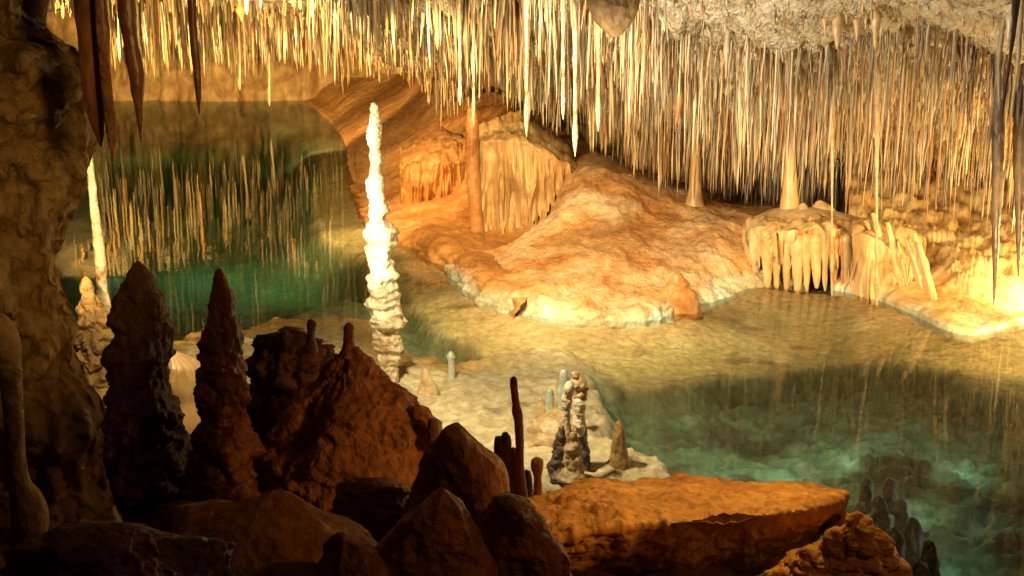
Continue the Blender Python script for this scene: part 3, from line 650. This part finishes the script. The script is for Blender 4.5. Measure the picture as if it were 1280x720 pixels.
# the two dark stalagmites
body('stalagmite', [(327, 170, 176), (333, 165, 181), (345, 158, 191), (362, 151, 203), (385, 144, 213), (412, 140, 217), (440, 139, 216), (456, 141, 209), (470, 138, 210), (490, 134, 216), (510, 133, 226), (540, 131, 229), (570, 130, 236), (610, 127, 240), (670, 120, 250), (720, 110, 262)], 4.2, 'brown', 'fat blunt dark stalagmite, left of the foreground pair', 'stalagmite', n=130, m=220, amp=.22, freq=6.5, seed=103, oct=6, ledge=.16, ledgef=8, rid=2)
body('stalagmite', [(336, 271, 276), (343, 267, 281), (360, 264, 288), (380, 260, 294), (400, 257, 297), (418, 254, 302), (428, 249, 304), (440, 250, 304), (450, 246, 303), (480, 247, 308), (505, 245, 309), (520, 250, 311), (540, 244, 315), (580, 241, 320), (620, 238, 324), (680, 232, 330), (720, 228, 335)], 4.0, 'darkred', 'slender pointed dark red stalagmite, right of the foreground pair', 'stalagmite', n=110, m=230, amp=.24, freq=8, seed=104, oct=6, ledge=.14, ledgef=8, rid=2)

# big ridge rock with nubs
rg = empty('rock_ridge', W(430, 640, 4.1), 'peaked dark rock ridge with nubs beneath the tall white stalagmite', 'rock')
v, f = loft([(436, 427, 444), (446, 418, 453), (460, 407, 465), (475, 396, 482), (490, 384, 497), (510, 366, 521), (530, 352, 540), (550, 342, 552), (580, 328, 558), (620, 316, 562), (680, 300, 570), (740, 290, 580)], 4.15, dr=0.7, n=150, m=150, amp=0, absolute=.038, freq=5.5, seed=105, oct=6, rid=True, flute=.06, flutef=16)
MB().add(v, f).build('ridge_face', M['red'], rg)
v, f = loft([(412, 345, 362), (418, 328, 385), (430, 318, 402), (450, 312, 420), (470, 310, 440), (500, 308, 455), (550, 305, 450), (640, 300, 440)], 4.75, dr=0.7, n=120, m=100, amp=0, absolute=.05, freq=8, seed=106, oct=5, rid=2)
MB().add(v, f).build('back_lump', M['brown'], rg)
for k, (rows, D, mt) in enumerate([
  ([(404, 433, 439), (408, 430, 443), (420, 429, 443), (432, 428, 444), (446, 424, 450)], 4.15, 'red'), ([(400, 385, 392), (405, 383, 396), (420, 384, 394), (440, 380, 398)], 4.55, 'brown'),
  ([(446, 458, 464), (452, 457, 469), (470, 456, 472)], 4.2, 'brown'),
  ([(509, 516, 532), (516, 512, 540), (560, 508, 546)], 4.08, 'red'),
  ([(524, 536, 544), (532, 534, 549), (560, 533, 552)], 4.0, 'brown'), ([(414, 352, 360), (420, 350, 364), (432, 348, 366)], 4.7, 'brown')]):
    v, f = loft(rows, D, n=24, m=28, amp=.12, freq=12, seed=110+k); MB().add(v, f).build('nub', M[mt], rg)

def facet_rock(rows, D, mat, label, seed, dr=0.8, D2=None, absolute=.036, n=210, m=190, power=0.85, name='boulder', **kw):
    v, f = loft(rows, D, dr=dr, n=n, m=m, amp=0, absolute=absolute, freq=kw.get('freq', 4.2), seed=seed, oct=6, D2=D2, power=power, facets=kw.get('facets', 12), rid=kw.get('rid', False))
    py, l, r = rows[-1]
    return tag(MB().add(v, f).build(name, M[mat], origin=W((l+r)/2, py, D)), label, 'rock')
facet_rock([(517, 577, 585), (523, 571, 594), (535, 561, 605), (550, 551, 616), (572, 537, 629), (596, 521, 637), (612, 510, 636), (640, 494, 632), (700, 476, 640), (760, 460, 650)], 3.4, 'red', 'pointed cone-shaped dark red boulder in the centre foreground', 121, dr=.8)
facet_rock([(611, 342, 360), (614, 322, 370), (622, 296, 380), (636, 240, 392), (648, 190, 404), (658, 172, 420), (675, 166, 455), (695, 160, 482), (715, 152, 496), (780, 130, 520)], 2.9, 'slab', 'broad rounded orange-brown boulder at the bottom left', 122, dr=.5, absolute=.045, freq=3.5, facets=5)
facet_rock([(610, 552, 566), (618, 538, 576), (632, 520, 590), (650, 500, 604), (675, 484, 620), (700, 470, 634), (760, 440, 655)], 2.85, 'red', 'angular shadowed boulder in front of the cone-shaped boulder', 123, dr=.8)
facet_rock([(611, 626, 642), (620, 610, 652), (640, 598, 668), (660, 590, 684), (690, 584, 702), (720, 580, 714), (770, 570, 730)], 3.0, 'red', 'dark rock leaning against the left end of the orange slab', 124, dr=.8, absolute=.04, freq=5)
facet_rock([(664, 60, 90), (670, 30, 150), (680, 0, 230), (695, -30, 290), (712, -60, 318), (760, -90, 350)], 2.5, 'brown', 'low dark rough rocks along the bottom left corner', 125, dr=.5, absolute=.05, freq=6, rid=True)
facet_rock([(625, 128, 140), (635, 120, 150), (655, 112, 156), (680, 108, 160), (720, 100, 168)], 3.1, 'cliff', 'small rounded brown boulder at the foot of the left cliff', 126)
facet_rock([(668, 420, 440), (680, 400, 470), (700, 395, 490), (730, 390, 505)], 2.7, 'red', 'low rough rock between the two front boulders', 127, dr=.7)
facet_rock([(600, 452, 475), (610, 430, 500), (640, 410, 520), (690, 400, 530)], 3.55, 'red', 'shadowed rock block at the foot of the peaked ridge', 128, dr=.7, rid=True, freq=5)
facet_rock([(627, 225, 240), (634, 200, 270), (650, 180, 300), (690, 160, 330)], 3.5, 'brown', 'low dark rock between the feet of the stalagmite pair', 129, dr=.6, freq=5, absolute=.04)

# stick stalagmite and companions behind the slab
body('stalagmite', [(471, 640, 644), (475, 637, 647), (490, 638, 648), (505, 640, 650), (515, 640, 653), (528, 643, 654), (560, 644, 655), (590, 643, 656), (640, 640, 662)], 4.6, 'wetbrown', 'thin crooked stick-like stalagmite beside the cone-shaped boulder', 'stalagmite', n=28, m=80, amp=.14, freq=12, seed=131)
cl = empty('stalagmite', W(636, 610, 4.7), 'dark stubby stalagmite cluster left of the thin crooked stalagmite', 'stalagmite')
for k, rows in enumerate([[(541, 628, 635), (548, 625, 639), (570, 624, 640), (640, 622, 644)], [(546, 620, 627), (552, 618, 630), (600, 616, 634)], [(560, 638, 644), (570, 636, 647), (620, 634, 650)], [(588, 655, 661), (596, 653, 665), (640, 650, 668)]]):
    v, f = loft(rows, 4.72, n=24, m=34, amp=.16, freq=12, seed=135+k); MB().add(v, f).build('knob', M['brown'], cl)
body('stalagmite', [(572, 668, 674), (576, 664, 679), (586, 664, 679), (596, 667, 677), (612, 667, 678), (650, 664, 682)], 4.4, 'red', 'short round-headed stalagmite at the left end of the orange slab', 'stalagmite', n=28, m=34, amp=.08, freq=9, seed=140)

# orange slab: closed loop of rows around the length
def slab():
    xs = [640, 700, 760, 820, 880, 940, 990, 1030, 1053]
    far = [(0, 4.25, y) for y in (625, 612, 605, 602, 601, 602, 605, 609, 614)]
    G = [[], [], [], [], [], [], [], [], []]
    topy = [625, 611, 605, 602, 601, 602, 605, 609, 614]
    midy = [645, 632, 624, 620, 618, 617, 617, 617, 617]
    edgy = [690, 672, 660, 655, 650, 645, 640, 632, 622]
    s1 = [712, 700, 694, 690, 684, 676, 668, 656, 638]
    s2 = [745, 735, 730, 726, 720, 712, 698, 676, 652]
    xb = [640, 695, 750, 805, 860, 905, 950, 1000, 1046]
    dfar = [4.35, 4.5, 4.6, 4.62, 4.62, 4.6, 4.55, 4.45, 4.3]
    for k, x in enumerate(xs):
        df = dfar[k]; e = (k/8)
        de = 3.55+0.5*e**1.2
        bot = [W(x, topy[k]+30+60*(1-e), df-0.1)]
        pts = [W(x, topy[k]+14, df+0.05), W(x, topy[k], df), W(x+3, midy[k], (df*0.45+de*0.55)), W(x, edgy[k]-4, de), W(x-2, edgy[k]+6, de-0.02), W((x+xb[k])/2, s1[k], de+.05), W(xb[k], s2[k], de+.22), W(xb[k], s2[k]+22*(1-e)+4, df-.1), W(x, topy[k]+30*(1-e)+14, df+.02)]
        pts = pts[:8]
        pts.append(pts[0])
        for i, p in enumerate(pts): G[i].append(p)
    # end cap: collapse
    c = np.mean([g[-1] for g in G], axis=0)
    for g in G: g.append(g[-1]*0.75+c*0.25+np.array([0.012, 0, 0])); g.append(g[-1]*0.05+c*0.95+np.array([0.012, 0, 0])); 
    def d(Q): return 0.036*fbm(Q*3.2, 4)+0.016*ridge(Q*np.array([5, 9, 5]), 4)+0.007*pop(Q*15, 3)
    v, f = lattice(G, 200, 300, d, toward=None)
    tag(MB().add(v, f).build('stone_slab', M['slab'], origin=W(760, 700, 4.0)), 'flat-topped orange rock slab overhanging the green water', 'rock')
slab()

# lower right mound with knobs, and drowned stalagmites behind it
mn = empty('stalagmite_mound', W(1050, 740, 3.7), 'orange-brown knobbly mound at the bottom right of the slab', 'rock')
v, f = loft([(659, 1060, 1082), (666, 1050, 1095), (675, 1040, 1106), (690, 1012, 1116), (705, 982, 1122), (720, 962, 1128), (790, 920, 1145)], 3.7, dr=.8, n=110, m=80, amp=0, absolute=.028, freq=9, seed=150, rid=2)
MB().add(v, f).build('mound', M['slab'], mn)
for k, rows in enumerate([[(641, 1066, 1078), (650, 1057, 1088), (672, 1046, 1100), (700, 1036, 1112)], [(660, 1040, 1052), (670, 1030, 1062), (700, 1020, 1074)], [(662, 1092, 1102), (674, 1084, 1112), (705, 1078, 1120)], [(686, 1004, 1020), (698, 994, 1036), (730, 984, 1050)]]):
    v, f = loft(rows, 3.66, n=70, m=60, amp=.30, freq=11, seed=155+k, rid=2); MB().add(v, f).build('knob', M['slab'], mn)
DG = 'drowned stalagmites in the green water'
rng = np.random.RandomState(12)
drown = [(1082, 588, 14, 'round-headed drowned stalagmite, nearest the slab tip'), (1112, 590, 15, 'tallest drowned stalagmite right of the slab tip'), (1098, 612, 16, 'stubby drowned stalagmite between the two tallest'), (1074, 622, 18, 'drowned knob just behind the knobbly mound'), (1126, 615, 14, 'drowned stalagmite leaning right of the tallest one'), (1140, 640, 18, 'dark drowned knob right of the knobbly mound'), (1118, 652, 20, 'thick drowned stump behind the right side of the knobbly mound'), (1160, 668, 16, 'small drowned knob at the bottom right'), (1150, 695, 22, 'drowned boulder-like knob by the bottom edge')]
for k, (x, y, wd, lab) in enumerate(drown):
    D = Dw(y)+0.30
    wd *= .95; y += 8; rows = [(y, x-wd*.2, x+wd*.2), (y+6, x-wd*.5, x+wd*.5), (y+30, x-wd*.7, x+wd*.75), (y+120, x-wd*1.3, x+wd*1.3)]
    body('stalagmite', rows, D, 'brown', lab, 'stalagmite', DG, n=44, m=60, amp=.34, freq=9, seed=170+k, rid=2)

# ------------------------------------------------------------------ dark hanging stalactites at the top left
hs = empty('stalactite', W(115, -340, 3.0), 'broad dark red double-tipped stalactite hanging beside the left cliff', 'stalactite')
v, f = loft([(-420, 60, 165), (-200, 85, 142), (-60, 90, 134), (0, 92, 133), (40, 96, 136), (75, 99, 136), (110, 104, 133), (140, 109, 132), (160, 115, 131), (173, 121, 129), (183, 125, 127)], 3.0, dr=.55, n=60, m=120, amp=.10, freq=6, seed=201, flute=.04, flutef=7); MB().add(v, f).build('blade', M['wetbrown'], hs)
v, f = loft([(-120, 112, 122), (20, 119, 128), (80, 124, 137), (120, 128, 141), (150, 131, 145), (172, 134, 146), (188, 138, 143), (202, 140, 141.4)], 2.93, dr=.7, n=40, m=70, amp=.10, freq=7, seed=202); MB().add(v, f).build('blade', M['red'], hs)
body('stalactite', [(-420, 120, 172), (-200, 132, 166), (0, 147, 169), (40, 152, 171), (75, 158, 176), (95, 162, 180), (115, 164, 180), (135, 168, 179), (155, 172, 178.5), (177, 175.4, 177)], 3.0, 'wetbrown', 'long dark tapering stalactite, middle of the three hanging over the far pool', 'stalactite', n=44, m=150, amp=.16, freq=10, seed=203, ledge=.07, ledgef=16)
body('stalactite', [(-420, 205, 250), (-200, 222, 246), (0, 234, 245.5), (40, 237, 247), (75, 240, 250), (100, 242, 252), (122, 245, 251.5), (143, 248.3, 250)], 3.0, 'wetbrown', 'thinnest dark red stalactite, rightmost of the three hanging over the far pool', 'stalactite', n=36, m=150, amp=.16, freq=12, seed=204, ledge=.08, ledgef=18)
body('stalactite', [(-420, -20, 110), (-200, 0, 100), (-60, 8, 80), (0, 14, 62), (30, 17, 58), (50, 22, 55), (66, 32, 46)], 3.9, 'brown', 'dark stump hanging above the shoulder of the left cliff', 'stalactite', n=50, m=80, amp=.14, freq=6, seed=205)

# right and centre larger stalactites
body('stalactite', [(60, 1243, 1254), (110, 1241, 1255), (180, 1240, 1255), (240, 1240, 1252), (280, 1239.5, 1250), (320, 1240.5, 1248), (355, 1241, 1245.5), (381, 1241.6, 1242.6)], 8.1, 'greyish', 'long dark grey spike hanging low over the bright right shore', 'stalactite', n=30, m=120, amp=.14, freq=8, seed=211, ledge=.08, ledgef=8)
body('stalactite', [(70, 1272, 1282), (160, 1266, 1283), (240, 1268, 1280), (300, 1270, 1277), (345, 1272, 1274)], 8.2, 'greyish', 'shorter dark stalactite at the right edge beside the grey spike', 'stalactite', n=30, m=90, amp=.14, freq=8, seed=212)
body('stalactite', [(-160, 712, 820), (-60, 722, 808), (0, 732, 800), (15, 737, 797), (28, 744, 790), (38, 754, 782), (46, 764, 774)], 6.4, 'cliff', 'smooth swollen brown boss hanging at the top centre', 'stalactite', n=60, m=60, amp=.08, freq=3, seed=213)
for k, (x, y1, wd, lab) in enumerate([(1031, 44, 9, 'leftmost yellow stub hanging from the rough ceiling'), (1046, 62, 13, 'longest yellow stub hanging from the rough ceiling'), (1071, 52, 10, 'yellow stub right of the longest one under the rough ceiling'), (1094, 62, 12, 'broad yellow-tipped stub, rightmost under the rough ceiling'), (1058, 30, 9, 'short grey stub between yellow ones under the rough ceiling'), (1082, 36, 9, 'small grey stub hanging high under the rough ceiling')]):
    body('stalactite', [(-50, x-wd, x+wd), (0, x-wd*.62, x+wd*.58), (y1*.5, x-wd*.46, x+wd*.5), (y1-10, x-wd*.22, x+wd*.24), (y1, x-.6, x+.6)], 7.5, 'drape', lab, 'stalactite', 'stubs under the rough ceiling', n=26, m=60, amp=.34, freq=9, seed=220+k)
for k, (x, y0, y1, wd, D, lab) in enumerate([(719, -40, 196, 11, 7.9, 'bright white spike hanging lowest in the centre curtain'), (704, -40, 150, 9, 7.9, 'white spike just left of the brightest centre spike'), (658, -40, 172, 8, 8.0, 'long cream spike above the fluted drapery'), (592, -40, 158, 6, 8.6, 'slim cream spike above the slim orange column'), (575, 0, 132, 8, 8.8, 'cream spike left of the slim orange column'), (337, 20, 133, 7, 24, 'pale spike touching the far waterline'), (300, 30, 113, 7, 24, 'shorter pale spike above the far waterline'), (748, -30, 165, 10, 7.8, 'yellowish spike right of the brightest centre spike'), (1040, 70, 382, 6, 9.0, 'long cream spike hanging in front of the mushroom pedestal'), (1096, 90, 398, 7, 8.7, 'long cream spike reaching the water right of the pedestal')]):
    body('stalactite', [(y0, x-wd*.4-2, x+wd*.4+2), (y0+(y1-y0)*.4, x-wd*.26, x+wd*.26), (y0+(y1-y0)*.75, x-wd*.22, x+wd*.24), (y0+(y1-y0)*.88, x-wd*.36, x+wd*.34), (y1, x-.4, x+.4)], D, 'white' if k < 5 else 'tan', lab, 'stalactite', n=20, m=80, amp=.14, freq=9, seed=230+k, ledge=.12, ledgef=7)

# ------------------------------------------------------------------ straw stalactites
rng = np.random.RandomState(99)
def interp(tab, x): return np.interp(x, [a for a, b in tab], [b for a, b in tab])
ENV = {
 'far':    [(120, 94), (180, 92), (240, 90), (300, 95), (340, 93), (400, 92), (430, 100)],
 'mid':    [(395, 108), (430, 112), (460, 104), (500, 100), (530, 128), (548, 158), (575, 150), (600, 125), (660, 140), (720, 170)],
 'upper':  [(380, 38), (420, 70), (450, 80), (480, 74), (510, 92), (530, 100), (560, 95), (600, 118)],
 'centre': [(560, 110), (585, 130), (610, 112), (650, 140), (680, 150), (700, 165), (735, 185), (770, 196), (800, 214), (840, 226)],
 'right':  [(790, 212), (830, 232), (860, 238), (900, 246), (950, 258), (1000, 262), (1050, 272), (1100, 300), (1150, 292), (1200, 300), (1250, 325), (1300, 338), (1400, 340)],
}
ZN = [  # zone, count, px range, Y range, width px range, shortest share
 ('far', 330, (110, 425), (23.0, 28.2), (2.2, 6.0), .35),
 ('far', 210, (110, 425), (15.5, 23.0), (2.2, 6.0), .25),
 ('mid', 300, (395, 720), (12.2, 17.5), (1.8, 6.0), .25),
 ('upper', 460, (385, 610), (8.0, 11.6), (1.3, 4.4), .2),
 ('centre', 800, (570, 835), (7.2, 11.2), (1.3, 6.2), .2),
 ('right', 4600, (785, 1400), (7.2, 12.0), (1.2, 4.6), .22)]
PAL = np.array([(0.86, 0.76, 0.58), (0.80, 0.64, 0.42), (0.72, 0.48, 0.24), (0.58, 0.32, 0.13), (0.90, 0.85, 0.74), (0.62, 0.56, 0.44), (0.36, 0.23, 0.12), (0.52, 0.24, 0.10)])
PW = {'far': [3, 4, 3, 1, 2, 1, .5, .2], 'mid': [2, 4, 4, 2, 1, 1, 1, .4], 'upper': [4, 2, 1, .5, 5, 2, .4, .2], 'centre': [3, 2, 1, .5, 4, 4, .8, .3], 'right': [4, 4, 3, 1.5, 3, 2, 1.2, .5]}
PN = ['cream', 'yellow-ochre', 'orange', 'brown', 'white', 'olive-grey', 'dark brown', 'red']
straws = []
def add_straw(zone, px, Y, wpx, frac, tip=None, pal=None):
    x = (px-640)/F*Y*0.98
    # x on the ray of px near mid height
    z1 = float(zc(x, Y)[0])+0.04
    if tip is None:
        e = interp(ENV[zone], px)
        zt = W(px, e, Y)[2]
    else: zt = tip
    ln = (z1-zt)*frac
    if zone in ('right', 'centre', 'upper') and wpx < 20:
        cap = (18+95*rng.beta(1.2, 2.2)+(80 if rng.rand() < .10 else 0))*Y/F
        ln = min((z1-zt)*(.75+.4*rng.rand()) if z1 > zt else .1, cap)
        if Y < 7.9 and zone == 'right': ln *= .25
    if ln < 0.05: return
    rad = wpx/2*Y*0.98/F
    straws.append(dict(zone=zone, px=px, x=x, Y=Y, z=z1, ln=ln, r=rad, pal=pal, w=wpx))
for zone, cnt, pr, yr, wr, smin in ZN:
    p = np.array(PW[zone], float); p /= p.sum()
    for k in range(cnt):
        px = rng.uniform(*pr); Y = rng.uniform(*yr)
        fr = smin+(1-smin)*rng.beta(1.5, 1.2)
        if rng.rand() < .04: fr *= rng.uniform(1.05, 1.2)
        wpx = wr[0]+(wr[1]-wr[0])*rng.beta(1.1, 3.4)
        q = np.array([[px*.035, Y*1.6, 3.3]]); wob = 1+0.22*float(fbm(q, 2)[0])
        px += 5*float(gn(q*3+7)[0])
        add_straw(zone, px, Y, wpx, fr*wob, pal=rng.choice(8, p=p))
for k in range(150):
    px = rng.uniform(800, 1400) if rng.rand() < .75 else rng.uniform(420, 800)
    if px > 1060 or rng.rand() < .5:
        Y = rng.uniform(7.9, 9.6); e = interp(ENV['right'] if px > 800 else ENV['centre'] if px > 590 else ENV['upper'], px)
        root = proj([(px-640)/F*Y, Y, float(zc((px-640)/F*Y, Y)[0])])[1][0]
        fr = rng.uniform(.12, .6)
        add_straw('right' if px > 800 else 'centre' if px > 590 else 'upper', px, Y, rng.uniform(5, 11), fr, pal=rng.choice([0, 4, 5, 5, 6, 3]))
# ceiling nearer to the viewer: short straws that the water mirrors
for k in range(620):
    Y = rng.uniform(4.5, 9.0); px = rng.uniform(-100, 1500)
    x = (px-640)/F*Y
    if 780 < px < 1235 and Y > 5.6: continue
    if Y < 8.6 and 790 < px < 1230: ln = rng.uniform(.02, .11) if Y > 6.0 else rng.uniform(.1, .4)
    else: ln = rng.uniform(.15, .75)
    z1 = float(zc(x, Y)[0])+.04
    if Y < 8.2 and not (Y > 6 and px > 1225) and proj([x, Y, z1-ln])[1][0] > -6: continue
    straws.append(dict(zone='over', px=px, x=x, Y=Y, z=z1, ln=ln, r=rng.uniform(.008, .02), pal=rng.choice(8, p=np.array(PW['right'])/sum(PW['right'])), w=4))
for k in range(460):
    Y = rng.uniform(10, 23); px = rng.uniform(60, 430)
    x = (px-640)/F*Y; z1 = float(zc(x, Y)[0])+.04
    if proj([x, Y, z1-1.2])[1][0] > 72: ln = rng.uniform(.1, .4)
    else: ln = rng.uniform(.3, 1.2)
    straws.append(dict(zone='over', px=px, x=x, Y=Y, z=z1, ln=ln, r=rng.uniform(.012, .035), pal=rng.choice(8, p=np.array(PW['far'])/sum(PW['far'])), w=5))

def straw_mesh(s, rs, n=6, m=11):
    t = np.linspace(0, 1, m)
    prof = (1.0-0.42*t)*(1+0.55*np.exp(-t*16))
    prof *= np.where(t > .9, np.maximum(.12, (1-t)/.1), 1)
    prof *= 1+rs.uniform(-.26, .26, m)
    if rs.rand() < .35: prof *= 1+rs.uniform(.3, 1.2)*np.exp(-((t-rs.uniform(.05, .8))/.12)**2)
    if rs.rand() < .3: prof *= np.where(t > rs.uniform(.3, .8), .5, 1)
    r = s['r']*prof
    b = rs.normal(size=2)*0.022*s['ln']; c = rs.normal(size=2)*.006
    cx = s['x']+b[0]*t+c[0]*np.sin(t*5); cy = s['Y']+b[1]*t+c[1]*np.sin(t*6+1); cz = s['z']-s['ln']*t
    th = np.linspace(0, 2*np.pi, n, endpoint=False)+rs.uniform(0, 6)
    V = np.zeros((m, n, 3)); V[..., 0] = cx[:, None]+r[:, None]*np.cos(th); V[..., 1] = cy[:, None]+r[:, None]*np.sin(th); V[..., 2] = cz[:, None]
    V = V.reshape(-1, 3)
    f = []
    for i in range(m-1):
        for j in range(n):
            k = (j+1) % n; f.append((i*n+j, (i+1)*n+j, (i+1)*n+k, i*n+k))
    f.append(tuple((m-1)*n+j for j in range(n))[::-1])
    tone = PAL[s['pal']]*rs.uniform(.35, 1.02)
    return V, f, np.clip(tone, 0, 1)
# which straws show largest: front to back over a pixel mask
mask = np.zeros((720, 1280), bool)
straws.sort(key=lambda s: s['Y'])
for s in straws:
    n = 0
    P = np.array([[s['x'], s['Y'], s['z']-s['ln']*t] for t in np.linspace(0, 1, max(2, int(s['ln']*F/s['Y']/2)))])
    u, v = proj(P); hw = max(1, s['r']*F/s['Y']*.75)
    for a, b in zip(u, v):
        y = int(b)
        if 0 <= y < 719:
            x0 = int(max(0, a-hw)); x1 = int(min(1280, a+hw+1))
            if x1 > x0: n += (~mask[y:y+2, x0:x1]).sum(); mask[y:y+2, x0:x1] = True
    s['vis'] = int(n)
order = sorted(range(len(straws)), key=lambda i: -straws[i]['vis'])
single = set(order[:262])
LM = {'far': [(0, 215, "over the far pool's left"), (215, 330, "over the far pool's middle"), (330, 440, "over the orange bank's far end")],
 'mid': [(0, 470, "behind the tall white stalagmite tip"), (470, 560, "over the long orange bank"), (560, 740, "over the fluted drapery")],
 'upper': [(0, 460, "above and left of the white stalagmite"), (460, 530, "just above the white stalagmite"), (530, 640, "above the low combed drapery")],
 'centre': [(0, 660, "above the slim orange column"), (660, 730, "around the brightest white spikes"), (730, 850, "under the swollen brown boss")],
 'right': [(0, 870, "above the pink mound"), (870, 940, "between mound column and pedestal column"), (940, 1040, "above the mushroom pedestal"), (1040, 1130, "above the leaning ribs"), (1130, 1215, "above the bright right shore"), (1215, 1500, "around the dark grey spike")],
 'over': [(-999, 2000, 'hanging from the near ceiling along the top edge')]}
GR = {'far': 'straws over the far pool', 'mid': 'straws of the back row', 'upper': 'straws of the upper fringe', 'centre': 'straws of the centre curtain', 'right': 'straws of the dense right fringe', 'over': 'straws on the near ceiling'}
stuff = MB(); rs = np.random.RandomState(5)
for i, s in enumerate(straws):
    v, f, t = straw_mesh(s, rs)
    if i in single and s['vis'] > 0:
        wh = next((l for a, b, l in LM[s['zone']] if a <= s['px'] < b), LM[s['zone']][-1][2])
        lp = s['ln']*F/s['Y']
        tier = 'near its roots' if proj([s['x'], s['Y'], s['z']-s['ln']])[1][0] < interp(ENV.get(s['zone'], ENV['far']), s['px'])*.55 else 'halfway down' if proj([s['x'], s['Y'], s['z']-s['ln']])[1][0] < interp(ENV.get(s['zone'], ENV['far']), s['px'])*.85 else 'at the lower hem'
        wh = tier+' '+wh
        lab = '%s %s %s straw stalactite %s' % ('long' if lp > 130 else 'medium-length' if lp > 75 else 'short', 'thick' if s['w'] > 4.2 else 'thin', PN[s['pal']], wh)
        o = MB().add(v, f, t).build('straw_stalactite', M['straw'], origin=(s['x'], s['Y'], s['z']), tone=True)
        tag(o, ' '.join(lab.split()[:16]), 'stalactite', GR[s['zone']])
    else: stuff.add(v, f, t)
tag(stuff.build('straw_fringe', M['straw'], tone=True), 'countless finer straws filling the gaps of the ceiling fringe', 'stalactite fringe', kind='stuff')
for o in bpy.data.objects:
    if '_o' in o: del o['_o']
